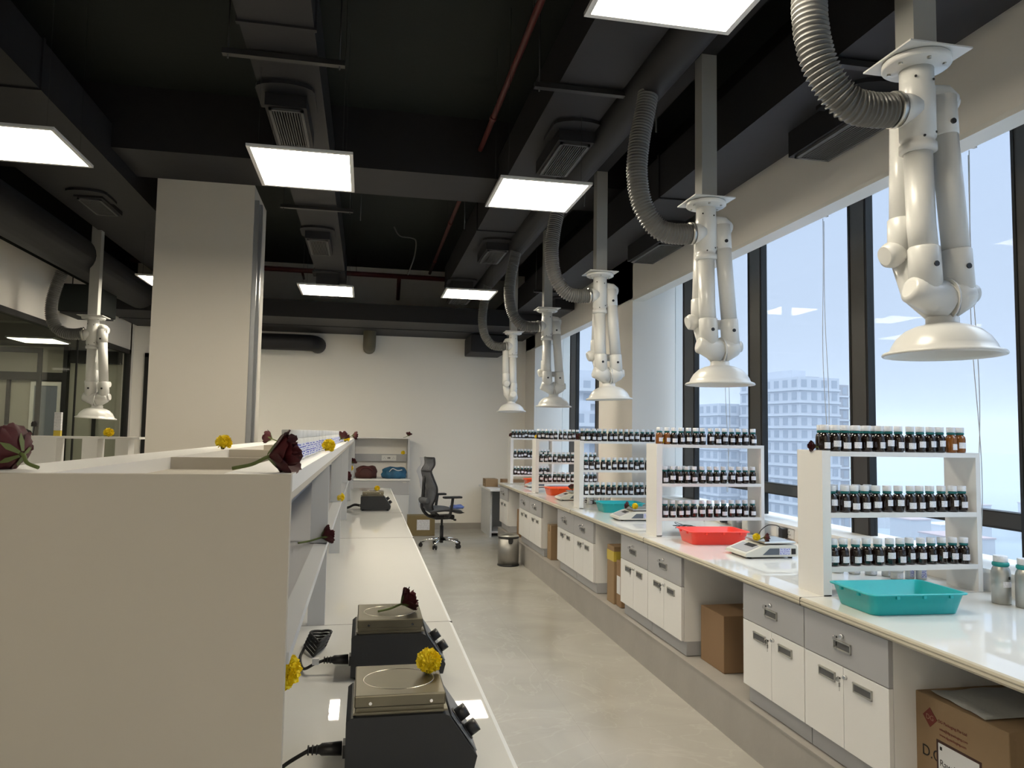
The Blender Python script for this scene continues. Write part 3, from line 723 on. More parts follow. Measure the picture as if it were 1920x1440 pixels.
# ================================================================== SCALES
def scale(x, y, rz, label):
    t = thing('weighing_scale', label, 'scale', (x, y, 0.8905), rz, 'ivory weighing scales on the window bench')
    pts = [(-0.17,0.012),(-0.165,0.030),(-0.055,0.072),(-0.02,0.078),(0.15,0.078),(0.16,0.070),(0.16,0.015),(0.14,0.010),(-0.14,0.010)]
    MB().prism(pts, 'y', -0.13, 0.13).build('scale_body', scalew_m, t)
    k = MB(); k.prism([(-0.150,0.0365),(-0.149,0.0385),(-0.068,0.069),(-0.069,0.067)], 'y', -0.10, 0.10); k.build('keypad', grey_m, t)
    MB().prism([(-0.095,0.0575),(-0.094,0.0598),(-0.062,0.0722),(-0.062,0.069)], 'y', -0.07, 0.04).build('display', ink_m, t)
    MB().box(-0.045, 0.155, -0.125, 0.125, 0.086, 0.096, bev=0.003).build('weighing_pan', steel_m, t)
    MB().box(0.0, 0.10, -0.06, 0.06, 0.078, 0.086).build('pan_support', rubber_m, t)
    MB().prism([(-0.06,0.022),(0.045,0.022),(0.045,0.060),(-0.015,0.060)], 'y', -0.1315, -0.1300).build('side_display', mat('blue_grey_panel', (0.11,0.13,0.16), 0.3), t)
    MB().box(0.048, 0.115, -0.1315, -0.130, 0.022, 0.060).build('side_label', lblblue_m, t)
    MB().box(0.122, 0.150, -0.1312, -0.130, 0.024, 0.058).build('barcode_label', ink_m, t)
    for a in (-0.13, 0.13):
        for b in (-0.1, 0.1): MB().lathe([(0.013,0),(0.013,0.011)], (a,b,0), 12).build('foot', rubber_m, t)
    return t
scale(2.385, 4.20, -0.03, 'nearest weighing scale, between the nearest rack and the red tray')
scale(2.27, 6.10, -0.03, 'weighing scale left of the second rack post, by the smaller teal tray')
scale(2.26, 7.98, -0.03, 'weighing scale behind the middle rack post, by the orange tray')
scale(2.34, 9.92, -0.03, 'farthest weighing scale beside the last orange tray')

# ================================================================== FLOWERS
def rose_mesh(r, seed):
    rnd = random.Random(seed); m = MB()
    # axis +x : bud opens toward +x, base at origin
    for lay in range(5):
        n = (3, 4, 5, 6, 6)[lay]; rad = r*(0.16, 0.34, 0.55, 0.75, 0.95)[lay]; ln = r*(1.55, 1.6, 1.5, 1.35, 1.15)[lay]
        for k in range(n):
            a0 = 2*PI*k/n + lay*0.7 + rnd.uniform(-.2,.2); wdt = 2*PI/n*0.72
            V = []; NU, NV = 7, 6
            tip = rnd.uniform(0.85, 1.12)
            for iv in range(NV+1):
                v = iv/NV; row = []
                for iu in range(NU+1):
                    u = iu/NU*2-1
                    rr_ = rad*(0.12+0.95*math.sin(min(1.0, v*1.15)*PI*0.5)) + (r*0.28*(v**3) if lay > 2 else 0)
                    rr_ += r*0.05*math.sin(u*7+lay+v*5)*v
                    a = a0 + u*wdt*(0.45+0.75*math.sin(PI*min(1,v*0.8+0.1)))
                    x = ln*v*tip*(1 - 0.16*abs(u)**2*v) + r*0.04*math.sin(u*9+k)*v
                    row.append(m.bm.verts.new((x, rr_*math.cos(a), rr_*math.sin(a))))
                V.append(row)
            for iv in range(NV):
                for iu in range(NU):
                    f = m.bm.faces.new((V[iv][iu],V[iv][iu+1],V[iv+1][iu+1],V[iv+1][iu])); f.smooth = True
    return m
def rose(x, y, z, r, label, rz=0.0, tilt=0.3, stem=0.09, seed=1, group='dark red roses laid around the lab'):
    t = thing('rose', label, 'flower', (x, y, z), rz, group)
    E_ = (0, -tilt, 0)
    h = rose_mesh(r, seed).build('rose_head', rose_m, t, (0,0,r*0.85), E_)
    s_ = MB(); s_.tube(bez([(r*0.1,0,r*0.86),(-r*0.25,0,r*0.74),(-stem*0.5,0.004,r*0.38),(-stem,0,0.006)],5), 0.0026 + r*0.03, 8)
    s_.build('stem', stem_m, t)
    lf = MB()
    for k in range(5):
        a = 2*PI*k/5+seed; c, s2 = math.cos(a), math.sin(a); L_ = r*1.15
        p0 = Vector((-0.1*r, 0.15*r*c, 0.15*r*s2)); p1 = Vector((L_*0.45, r*0.95*c, r*0.95*s2)); sd = Vector((0,-s2,c))*r*0.16
        lf.quad(p0-sd*0.5, p0+sd*0.5, p1*0.6+p0*0.4+sd, p1*0.6+p0*0.4-sd)
        lf.quad(p1*0.6+p0*0.4-sd, p1*0.6+p0*0.4+sd, p1+sd*0.1, p1-sd*0.1)
    lf.build('sepals', stem_m, t, (0,0,r*0.85), E_)
    return t
def mari_mesh(r, seed):
    rnd = random.Random(seed); m = MB()
    m.lathe([(r*0.25,-r*0.55),(r*0.6,-r*0.3),(r*0.72,0),(r*0.6,r*0.35),(r*0.3,r*0.6),(0.0001,r*0.66)], n=16)
    N = 150
    for i in range(N):
        z = -0.5 + 1.5*(i+0.5)/N; z = min(z, 0.995); ph = i*2.399963
        q = math.sqrt(max(0, 1-z*z)); d = Vector((q*math.cos(ph), q*math.sin(ph), z))
        t1 = d.cross(Vector((0.3,0.2,1))).normalized(); t2 = d.cross(t1)
        rot = rnd.uniform(0, PI); u = t1*math.cos(rot)+t2*math.sin(rot); v = d.cross(u)
        b = d*r*0.55; w = r*0.17; hgt = r*rnd.uniform(0.36, 0.52)
        p = [m.bm.verts.new(b + u*s_*w*k1 + d*hgt*k2 + v*w*k3*0.6) for (s_, k1, k2, k3) in ((-1,.5,0,0),(1,.5,0,0),(-1,1.0,.75,.5),(1,1.0,.75,.5),(0,0,1.0,-.3),(0,0,.5,0.9))]
        m.bm.faces.new((p[0],p[1],p[5])); m.bm.faces.new((p[0],p[5],p[2])); m.bm.faces.new((p[1],p[3],p[5])); m.bm.faces.new((p[2],p[5],p[4])); m.bm.faces.new((p[5],p[3],p[4]))
    return m
def marigold(x, y, z, r, label, tilt=(0.0, 0.0), seed=1, group='yellow marigold heads laid around the lab'):
    t = thing('marigold', label, 'flower', (x, y, z), 0, group)
    mari_mesh(r, seed).build('petals', mari_m, t, (0,0,r*0.80), (tilt[0], tilt[1], 0))
    MB().lathe([(r*0.10,-r*0.95),(r*0.20,-r*0.8),(r*0.34,-r*0.45),(r*0.2,-r*0.3)], n=10).build('flower_base', stem_m, t, (0,0,r*0.80), (tilt[0], tilt[1], 0))
    return t
ZT = 1.515
rose(-0.66, 1.62, ZT, 0.038, 'large dark red rose on the near left corner of the cream end panel', rz=2.6, tilt=0.25, stem=0.05, seed=3)
rose(-0.190, 1.60, ZT, 0.038, 'dark red rose with green stem on the right corner of the cream end panel', rz=-0.15, tilt=0.1, stem=0.075, seed=5)
rose(-0.150, 2.97, 1.171, 0.029, 'dark red rose on the island shelf edge, nearest frame post', rz=0.3, tilt=0.3, stem=0.09, seed=7)
rose(-0.60, 5.1, ZT, 0.036, 'dark red rose on top of the island rack beside the column', rz=3.0, tilt=0.3, seed=9)
rose(-0.165, 5.5, ZT, 0.036, 'tall dark red rose among the white bottles on the island rack', rz=0.3, tilt=1.1, seed=11)
rose(-0.15, 9.4, ZT, 0.042, 'small dark rose lying flat on the far end of the island rack', rz=0.1, tilt=0.0, seed=12)
rose(-0.165, 6.7, 1.172, 0.036, 'dark red rose on the island shelf edge, farther back than the marigold', rz=0.5, tilt=0.3, seed=13)
rose(-0.15, 9.6, 1.172, 0.04, 'dark rose high on the last post of the island rack', rz=0.5, tilt=0.9, seed=14)
rose(0.69, 12.2, 1.512, 0.04, 'dark rose on the top right corner of the far open cabinet', rz=0.5, tilt=1.2, seed=15)
rose(0.130, 2.40, 1.037, 0.031, 'dark red rose with thin stem on the second hotplate', rz=0.1, tilt=0.5, stem=0.075, seed=16)
rose(2.075, 3.16, 1.5485, 0.021, 'dark red rose on the front corner of the nearest bottle rack', rz=2.9, tilt=0.0, stem=0.05, seed=17)
rose(2.09, 7.08, 1.5485, 0.030, 'dark red rose on the corner of the middle bottle rack', rz=2.0, tilt=0.5, seed=18)
rose(2.08, 10.55, 1.5485, 0.028, 'dark rose on the corner of the farthest bottle rack', rz=2.0, tilt=0.8, seed=19)
rose(2.36, 4.13, 0.987, 0.022, 'dark red rose beside a marigold on the nearest scale', rz=-0.3, tilt=0.0, stem=0.04, seed=20)
rose(2.215, 6.05, 0.987, 0.026, 'dark rose touching a marigold on the scale by the teal tray', rz=2.6, tilt=0.3, stem=0.04, seed=21)
rose(2.25, 7.95, 0.987, 0.030, 'dark flower on the scale behind the middle rack post', rz=1.6, tilt=0.9, stem=0.03, seed=22)
marigold(-0.60, 3.42, ZT, 0.036, 'yellow marigold on the left rim of the island rack', (0.3, 0.2), 1)
marigold(-0.150, 3.27, ZT, 0.030, 'yellow marigold before the white bottles on the island rack', (0.5, 0.6), 2)
marigold(-0.155, 6.4, ZT, 0.034, 'small yellow marigold behind the upright rose on the island rack', (0.2, 0.3), 3)
marigold(-0.14, 4.72, 1.172, 0.030, 'yellow marigold on the island shelf edge, second frame post', (0.9, 0.5), 4)
marigold(-0.15, 8.4, 1.172, 0.036, 'small yellow marigold on the far island shelf edge', (0.5, 0.5), 5)
marigold(-0.150, 1.60, 1.085, 0.038, 'yellow marigold half hidden behind the cream end panel edge', (0.7, 0.6), 6)
marigold(0.163, 1.80, 1.037, 0.031, 'large yellow marigold on the steel plate of the nearest hotplate', (0.5, 0.2), 7)
marigold(0.13, 7.32, 1.037, 0.028, 'yellow marigold on the far hotplate', (0.5, 0.0), 8)
marigold(0.62, 12.33, 1.24, 0.035, 'tiny yellow marigold on the ledge inside the far open cabinet', (0.5, 0.0), 9)
marigold(2.11, 5.10, 1.5485, 0.024, 'yellow marigold on the corner of the second bottle rack', (0.3, 0.0), 10)
marigold(2.08, 8.97, 1.5485, 0.028, 'yellow marigold on the corner of the fourth bottle rack', (0.3, 0.0), 11)
marigold(2.325, 4.15, 0.987, 0.024, 'yellow marigold on the nearest weighing scale', (0.5, -0.3), 12)
marigold(2.26, 6.03, 0.987, 0.027, 'yellow marigold on the scale by the smaller teal tray', (1.0, 0.0), 13)

# ================================================================== ISLAND RACK (left)
isl = thing('island_rack', 'long white double-sided rack on the island, cream end panel facing', 'rack', (-0.42, 1.5, 0.86))
def ib(name, m, x0, x1, y0, y1, z0, z1, bev=0.0, lab=None):
    o = MB().box(x0+0.42, x1+0.42, y0-1.5, y1-1.5, z0-0.86, z1-0.86, bev=bev).build(name, m, isl)
    if lab: o['label'] = lab
    return o
ib('end_panel', panelw_m, -0.74, -0.137, 1.50, 1.525, 0.86, ZT, 0.0015, 'large cream end panel')
ib('top_deck', panelw_m, -0.74, -0.137, 1.525, 10.0, 1.465, 1.480)
ib('side_rim', white_m, -0.74, -0.57, 1.525, 10.0, 1.480, 1.5149)
ib('bottle_shelf', white_m, -0.265, -0.137, 1.525, 10.0, 1.480, 1.5149)
for y in (2.40, 3.38, 4.5, 5.6, 6.7, 7.8, 8.9): ib('cross_rail', panelw_m, -0.57, -0.265, y, y+0.022, 1.480, 1.5149)
ib('back_board', grey_m, -0.44, -0.42, 1.53, 10.0, 0.86, 1.465)
ib('middle_shelf', grey_m, -0.42, -0.1805, 1.53, 10.0, 1.148, 1.168)
ib('shelf_edge', greyl_m, -0.180, -0.132, 1.53, 10.0, 1.148, 1.170, lab='light front edge strip of the grey shelf')
ib('power_rail', grey_m, -0.42, -0.385, 1.53, 10.0, 1.30, 1.40)
for y in (2.985, 4.70, 6.45, 8.2, 9.96):
    ib('front_post', greyl_m, -0.195, -0.1315, y, y+0.025, 0.86, 1.147)
    ib('front_post', greyl_m, -0.195, -0.1315, y, y+0.025, 1.171, 1.464)
# white bottles standing on the island rack
wb = thing('white_tub', '-', 'bottle', (0,0,0))
MB().lathe([(0.026,0),(0.029,0.003),(0.029,0.060),(0.024,0.066)], n=20).build('tub_body', white_lip, wb)
MB().lathe([(0.0265,0.064),(0.0275,0.066),(0.0275,0.086),(0.025,0.088)], n=20).build('screw_cap', pvc_m, wb)
l = MB(); R = 0.0294
for i in range(12):
    p_, q_ = -PI*0.85+1.5*PI*i/12, -PI*0.85+1.5*PI*(i+1)/12
    l.quad((R*math.cos(p_),R*math.sin(p_),0.006),(R*math.cos(q_),R*math.sin(q_),0.006),(R*math.cos(q_),R*math.sin(q_),0.050),(R*math.cos(p_),R*math.sin(p_),0.050),0,True)
l.build('printed_label', lblblue_m, wb)
ys = [2.18+0.068*k for k in range(15)] + [3.36+0.068*k for k in range(30)] + [5.6+0.07*k for k in range(11)] + [6.5+0.072*k for k in range(20)]
for i, y in enumerate(ys):
    seg = 'between the near rose and the marigold' if i < 15 else 'between the marigold and the upright rose' if i < 45 else 'just past the upright rose' if i < 56 else 'past the small marigold'
    lb = 'white plastic bottle on the island rack, ' + seg
    b = wb if i == 0 else dup(wb, (0,0,0))
    b.location = (-0.205+random.uniform(-0.004,0.004), y, ZT); b.rotation_euler = (0,0,random.uniform(-.3,.3)); b['label'] = lb; b['group'] = 'white bottles ' + seg; b['category'] = 'bottle'
# base of island
ic = thing('island_cabinet', 'white panelled base under the island worktop', 'cabinet', (-0.2, 5, 0))
MB().box(-0.48, 0.30, -5.4, 5.0, 0.0, 0.825).build('base_carcass', white_m, ic)

# ================================================================== HOTPLATES
def hotplate(x, y, label):
    t = thing('hotplate', label, 'hotplate', (x, y, 0.8605), 0, 'steel topped laboratory hotplates on the island')
    hy = 0.115
    body = [(-0.02,0.012),(0.255,0.012),(0.262,0.040),(0.200,0.128),(0.185,0.134),(-0.010,0.134),(-0.02,0.126)]
    MB().prism(body, 'y', -hy, hy).build('housing', bodyb_m, t)
    pl = MB(); pl.box(-0.004, 0.192, -hy+0.010, hy-0.010, 0.150, 0.176, bev=0.003); pl.box(0.0,0.188,-hy+0.012,hy-0.012,0.134,0.150)
    pl.box(-0.006,0.196,-hy+0.006,hy-0.006,0.138,0.142)
    pl.build('steel_plate', mat('worn_steel', (0.17,0.155,0.115), 0.36, metal=0.9, var=0.2, vscale=9), t)
    pr_ = []
    MB().lathe([(0.078,0.1761),(0.0785,0.1768),(0.080,0.1768),(0.0805,0.1761)], (0.094,0,0), 48, 0, Matrix.Scale(0.9,4,(0,1,0)), cap=False).build('ring_mark', mat('polished_ring', (0.62,0.58,0.50), 0.25, metal=0.9), t)
    sc = MB()
    for xx in (0.030, 0.160): sc.tube([(xx,-hy+0.010,0.160),(xx,-hy+0.007,0.160)], 0.0035, 10)
    sc.build('screw', chrome_m, t)
    # slanted control panel (faces +x)
    a = math.atan2(0.088, 0.062)
    nx, nz = math.sin(a), math.cos(a)
    MB().prism([(0.2605,0.046),(0.2625,0.0475),(0.2065,0.1265),(0.2045,0.125)], 'y', -hy+0.012, hy-0.012).build('control_panel', mat('steel_panel', (0.20,0.22,0.25), 0.3, metal=0.5), t)
    for (s_, yy) in ((0.30,-0.055), (0.70,-0.055)):
        px_ = 0.262+(0.202-0.262)*s_; pz = 0.044+(0.128-0.044)*s_
        k = MB(); k.tube([(px_,yy,pz),(px_+nx*0.006,yy,pz+nz*0.006)], 0.020, 20); k.tube([(px_+nx*0.006,yy,pz+nz*0.006),(px_+nx*0.030,yy,pz+nz*0.030)], 0.0155, 20)
        k.build('control_knob', blackp_m, t)
    MB().box(-0.026,-0.02,-0.06,-0.02,0.030,0.058).build('power_inlet', blackp_m, t)
    for xx in (0.0, 0.235):
        for yy in (-0.09, 0.09): MB().lathe([(0.010,0),(0.010,0.012)], (xx,yy,0), 12).build('foot', rubber_m, t)
    return t
hp1 = hotplate(-0.002, 1.765, 'nearest hotplate, marigold lying on its steel plate')
hp2 = hotplate(-0.002, 2.42, 'second hotplate, dark red rose lying on its plate')
hp3 = hotplate(-0.002, 7.28, 'far hotplate at the back end of the island worktop')
def cord(par, pts, r, plug_at=None):
    o = Vector(par.location)
    c0 = MB().tube([p_ - o for p_ in bez(pts, 8)], r, 8).build('power_cord', rubber_m, par)
    if plug_at:
        c = Vector(plug_at)-o; p = MB()
        p.tube([c+Vector((-0.075,0,0)), c+Vector((-0.05,0,0)), c+Vector((-0.045,0,0)), c+Vector((-0.002,0,0))], [0.006,0.0095,0.013,0.015], 10)
        for k in range(3): p.tube([c+Vector((-0.075+0.009*k,0,0)), c+Vector((-0.072+0.009*k,0,0))], 0.0105, 10)
        p.build('connector', blackp_m, c0)
    return c0
cord(hp1, [(-0.10,1.725,0.905),(-0.14,1.72,0.885),(-0.18,1.70,0.867),(-0.24,1.66,0.866)], 0.0045, (-0.028,1.725,0.905))
c2 = cord(hp2, [(-0.10,2.38,0.905),(-0.13,2.38,0.895),(-0.165,2.42,0.870),(-0.185,2.55,0.866),(-0.18,2.66,0.868)], 0.0045, (-0.028,2.38,0.905))
co = MB()
for k in range(5):
    cx_ = -0.145+0.004*k; pts = []
    for i in range(25):
        a = 2*PI*i/24; pts.append((cx_+0.030*math.cos(a)+0.01*math.sin(2*a)+0.002, 2.64+0.075*math.sin(a)+0.004*k-2.42, 0.866+0.009*k-0.8605+0.008*abs(math.cos(a))))
    co.tube(pts, 0.0045, 7)
co.build('cord_coil', rubber_m, c2)
MB().box(-0.035,-0.015,-0.008,0.008,-0.012,0.006).build('cord_tag', paper_m, c2, (-0.10, -0.04, 0.045))
for q, y in enumerate((7.22, 7.30, 7.36)):
    cord(hp3, [(-0.03,y,0.90),(-0.08,y+0.01,0.905),(-0.13,y+0.03,0.88),(-0.18,y+0.03,0.868)], 0.005)

# ================================================================== FAR OPEN CABINET
fc = thing('open_cabinet', 'white open shelf cabinet with grey drawer against the far wall', 'cabinet', (0.27, 12.27, 0))
def fb(name, m, x0, x1, y0, y1, z0, z1):
    return MB().box(x0-0.27, x1-0.27, y0-12.27, y1-12.27, z0, z1).build(name, m, fc)
fb('base_body', greyl_m, -0.18, 0.72, 12.02, 12.55, 0.0, 0.835)
fb('counter', white_m, -0.18, 0.73, 12.0, 12.55, 0.835, 0.860)
d1 = fb('drawer', grey_m, -0.17, 0.712, 12.003, 12.0195, 0.62, 0.825)
MB().box(0.34,0.40,11.995-12.27,12.003-12.27,0.80,0.815).build('handle', steel_m, d1)
d2 = fb('door', greyl_m, 0.28, 0.712, 12.003, 12.0195, 0.02, 0.615)
MB().box(0.16,0.24,11.996-12.27,12.003-12.27,0.54,0.575).build('handle', steel_m, d2)
fb('side_panel', greyl_m, 0.695, 0.72, 12.25, 12.55, 0.861, 1.495)
fb('side_panel', greyl_m, -0.18, -0.155, 12.25, 12.55, 0.861, 1.495)
fb('top_board', white_m, -0.18, 0.725, 12.25, 12.55, 1.4955, 1.512)
fb('power_rail', grey_m, -0.15, 0.69, 12.50, 12.548, 1.12, 1.24)
fb('back_panel', wall_m, -0.15, 0.69, 12.549, 12.555, 0.861, 1.49)
so = thing('wall_socket', 'white double socket on the grey rail of the far cabinet', 'socket', (0.40, 12.50, 1.175))
MB().box(-0.12,0.12,-0.012,0,-0.045,0.045,bev=0.003).build('socket_plate', pvc_m, so)
h_ = MB()
for cx_ in (-0.075, 0.075):
    for dx, dz in ((-0.014,-0.008),(0.014,-0.008),(0,0.012)): h_.lathe([(0.004,0),(0.004,0.002)], (cx_+dx,-0.0125,dz), 8, 0, Matrix.Rotation(PI/2,4,'X'))
h_.box(-0.02,-0.005,-0.0145,-0.012,-0.012,0.014); h_.box(0.005,0.02,-0.0145,-0.012,-0.012,0.014)
h_.build('socket_holes', blackp_m, so)
def blob(seed, sx_, sy_, sz_, n=3):
    rnd = random.Random(seed); bm = bmesh.new(); bmesh.ops.create_icosphere(bm, subdivisions=3, radius=1)
    for v in bm.verts:
        c = v.co; k = 1+0.13*math.sin(c.x*5+seed)*math.cos(c.y*4+seed)+0.09*math.sin(c.z*7+c.x*8+seed*2)
        x, y, z = c.x*k, c.y*k, c.z*k
        x = math.copysign(abs(x)**0.7, x); z = max(-0.55, z)
        v.co = Vector((x*sx_, y*sy_, (z+0.55)*sz_))
    for f_ in bm.faces: f_.smooth = True
    m = MB(); m.bm.free(); m.bm = bm; return m
bg1 = thing('cloth_bag', 'dark maroon soft bag on the far cabinet counter', 'bag', (0.04, 12.2, 0.861))
blob(2, 0.17, 0.13, 0.13).build('bag_body', brownc_m, bg1)
MB().tube(bez([(-0.12,-0.10,0.10),(-0.06,-0.12,0.17),(0.03,-0.12,0.17),(0.10,-0.10,0.12)],6),0.008,8).build('bag_strap', mat('maroon_trim',(0.12,0.03,0.03),0.6), bg1)
bg2 = thing('cloth_bag', 'blue and black patterned soft bag on the far cabinet counter', 'bag', (0.48, 12.2, 0.861))
blob(5, 0.20, 0.13, 0.12).build('bag_body', bluec_m, bg2)
MB().tube(bez([(-0.08,-0.11,0.11),(-0.03,-0.13,0.16),(0.05,-0.13,0.13),(0.12,-0.10,0.14)],6),0.007,8).build('bag_strap', paper_m, bg2)

# ================================================================== OFFICE CHAIR
ch = thing('office_chair', 'grey mesh office chair wrapped in clear plastic, chrome star base', 'chair', (1.10, 10.6, 0), 0.28)
for k in range(5):
    a = 2*PI*k/5 + 0.25; c, s_ = math.cos(a), math.sin(a)
    m_ = MB(); m_.tube([(0.03*c,0.03*s_,0.115),(0.16*c,0.16*s_,0.105),(0.29*c,0.29*s_,0.075)], [0.026,0.020,0.014], 10)
    leg = m_.build('star_leg', chrome_m, ch)
    w = MB(); w.tube([(0.29*c-0.012*s_,0.29*s_+0.012*c,0.03),(0.29*c-0.026*s_,0.29*s_+0.026*c,0.03)],0.029,14); w.tube([(0.29*c+0.012*s_,0.29*s_-0.012*c,0.03),(0.29*c+0.026*s_,0.29*s_-0.026*c,0.03)],0.029,14)
    w.tube([(0.29*c,0.29*s_,0.03),(0.29*c,0.29*s_,0.075)],0.008,8); w.tube([(0.29*c-0.013*s_,0.29*s_+0.013*c,0.03),(0.29*c+0.013*s_,0.29*s_-0.013*c,0.03)],0.01,8)
    w.build('caster', rubber_m, leg)
MB().tube([(0,0,0.06),(0,0,0.30)], 0.026, 16).tube([(0,0,0.28),(0,0,0.42)], 0.016, 14).build('gas_column', blackp_m, ch)
mc = MB(); mc.box(-0.13, 0.16, -0.09, 0.09, 0.39, 0.45, bev=0.015); mc.tube([(0.05,-0.05,0.41),(0.10,-0.24,0.40)],0.008,8); mc.tube([(0.0925,-0.22,0.40),(0.10,-0.26,0.40)],0.014,8)
mc.build('tilt_mechanism', blackp_m, ch)
st_ = MB()
for i in range(1): pass
prof = []
NU, NV = 12, 10; V = []
def seatpt(u, v, t):
    x = -0.22+0.47*u; y = -0.25+0.50*v
    z = 0.47 + 0.03*math.cos((u-0.4)*3) + 0.02*abs(2*v-1)**2 - 0.05*max(0,u-0.8)*4*0.4
    return Vector((x, y*(1-0.08*abs(2*u-1)**3), z + t))
for lay, t_ in enumerate((0.0, 0.05)):
    V.append([[st_.bm.verts.new(seatpt(u/NU, v/NV, t_ if 0 < u < NU and 0 < v < NV else 0.025)) for v in range(NV+1)] for u in range(NU+1)])
for lay in (0, 1):
    for u in range(NU):
        for v in range(NV):
            q = (V[lay][u][v],V[lay][u+1][v],V[lay][u+1][v+1],V[lay][u][v+1])
            f = st_.bm.faces.new(q if lay else tuple(reversed(q))); f.smooth = True
st_.build('seat', mesh_m, ch)
# backrest : curve profile in x-z
bp_ = [(-0.12,0.46),(-0.20,0.52),(-0.235,0.60),(-0.20,0.70),(-0.19,0.82),(-0.235,0.96),(-0.265,1.05),(-0.26,1.09),(-0.22,1.16),(-0.225,1.25)]
cur = bez([(x,0,z) for x, z in bp_], 5)
def wid(z): return 0.12 + 0.11*math.sin(min(1,max(0,(z-0.46)/0.5))*PI*0.55) - (0.05 if z > 1.06 else 0.05*max(0,(z-0.85)/0.21))
bk = MB(); rows = []
for p_ in cur:
    w_ = wid(p_.z); rows.append([bk.bm.verts.new((p_.x - 0.05*(1-abs(s_/5)**2)*1.0 + 0.02, s_/5*w_, p_.z)) for s_ in range(-5, 6)])
for A_, B_ in zip(rows[:-1], rows[1:]):
    for i in range(10):
        f = bk.bm.faces.new((A_[i],A_[i+1],B_[i+1],B_[i])); f.smooth = True
bko = bk.build('back_mesh', mesh_m, ch)
sm_ = bko.modifiers.new('thickness', 'SOLIDIFY'); sm_.thickness = 0.008
fr = MB()
for s_ in (-1, 1): fr.tube([(p_.x+0.02, s_*wid(p_.z), p_.z) for p_ in cur], 0.014, 8)
for idx in (0, len(cur)-1, int(len(cur)*0.70)):
    p_ = cur[idx]; w_ = wid(p_.z); fr.tube([(p_.x+0.02-0.05*(1-(k_/4)**2), k_/4*w_, p_.z) for k_ in range(-4,5)], 0.013, 8)
fr.tube(bez([(-0.05,0,0.42),(-0.20,0,0.44),(-0.30,0,0.56),(-0.29,0,0.75),(-0.28,0,1.0)],5), 0.022, 10)
fr.build('back_frame', blackp_m, ch)
MB().tube([(-0.27,-0.14,0.66),(-0.30,0,0.66),(-0.27,0.14,0.66)], [0.035,0.05,0.035], 12).build('lumbar_support', mesh_m, ch)
for s_ in (-1, 1):
    a_ = MB(); a_.tube(bez([(-0.02,s_*0.16,0.44),(0.0,s_*0.27,0.46),(0.02,s_*0.29,0.55),(0.04,s_*0.29,0.70)],5), [0.020]*16, 10)
    ar = a_.build('armrest_post', blackp_m, ch)
    pd = MB(); pd.box(-0.10, 0.17, s_*0.29-0.045, s_*0.29+0.045, 0.70, 0.728, bev=0.012); pd.build('arm_pad', rubber_m, ar)
# clear film over back and seat
fl = MB(); rows = []
for p_ in cur[2:]:
    w_ = wid(p_.z)+0.035; rows.append([fl.bm.verts.new((p_.x-0.02+0.055*math.cos(a)*1.0+0.012*math.sin(a*5+p_.z*30), w_*math.sin(a), p_.z+0.004*math.sin(a*3+p_.z*50))) for a in [2*PI*i/20 for i in range(20)]])
for A_, B_ in zip(rows[:-1], rows[1:]):
    for i in range(20):
        f = fl.bm.faces.new((A_[i],A_[(i+1)%20],B_[(i+1)%20],B_[i])); f.smooth = True
fl.bm.faces.new(rows[-1])
fl.build('plastic_wrap', film_m, ch)
tag(blob(9, 0.10, 0.10, 0.035).build('folded_cloth', bluemid_m, None, (1.32, 10.68, 0.528)), 'crumpled blue and white cloth on the front of the chair seat', 'cloth')

# ================================================================== PEDAL BIN, SIDE TABLE, CARTONS
bn = thing('pedal_bin', 'brushed steel pedal bin with black trim on the aisle floor', 'bin', (1.765, 9.06, 0))
MB().lathe([(0.132,0.0),(0.135,0.004),(0.135,0.018),(0.128,0.02)], n=32).build('bin_base', blackp_m, bn)
binm = mat('matt_steel', (0.36,0.35,0.33), 0.5, metal=1.0)
MB().lathe([(0.127,0.02),(0.127,0.335)], n=40).build('bin_body', binm, bn)
MB().lathe([(0.130,0.335),(0.131,0.34),(0.131,0.348),(0.128,0.352)], n=40).build('bin_collar', blackp_m, bn)
MB().lathe([(0.128,0.352),(0.120,0.368),(0.06,0.385),(0.0001,0.388)], n=40).build('bin_lid', steel_m, bn)
MB().prism([(-0.03,0.35),(0.03,0.35),(0.028,0.30),(0.015,0.275),(-0.015,0.275),(-0.028,0.30)], 'y', -0.145, -0.12).build('hinge_cover', blackp_m, bn)
stb = thing('side_table', 'small white table beside the far end of the window bench', 'table', (2.3, 11.9, 0))
MB().box(-0.40, 0.39, -0.62, 0.55, 0.725, 0.75).build('table_top', white_m, stb)
MB().box(-0.36, -0.33, -0.40, 0.50, 0.0, 0.725).build('side_panel', greyl_m, stb)
MB().box(-0.33, 0.36, 0.30, 0.33, 0.0, 0.725).build('back_panel', greyl_m, stb)
MB().box(-0.32, 0.30, -0.3, 0.29, 0.05, 0.08).build('lower_shelf', greyl_m, stb)
MB().box(0.33, 0.36, -0.40, 0.50, 0.0, 0.725).build('side_panel', greyl_m, stb)
def carton(x, y, z, w, d, h, rz, label, m=card_m, tape=True, lab_side=None):
    t = thing('carton', label, 'box', (x, y, z+0.0005), rz)
    MB().box(-w/2, w/2, -d/2, d/2, 0, h, bev=0.004).build('box_body', m, t)
    if tape: MB().box(-w/2-0.0007, w/2+0.0007, -0.028, 0.028, h-0.07, h+0.0007).build('packing_tape', mat('clear_brown_tape', (0.26,0.17,0.08), 0.25), t)
    return t
carton(2.02, 12.0, 0.75, 0.20, 0.30, 0.125, 0, 'small brown carton with white sticker on the side table')
MBt = bpy.data.objects[-1] if False else None
carton(2.33, 11.75, 0.75, 0.34, 0.26, 0.13, 0, 'wide brown carton with dark printing behind the farthest rack', cardd_m)
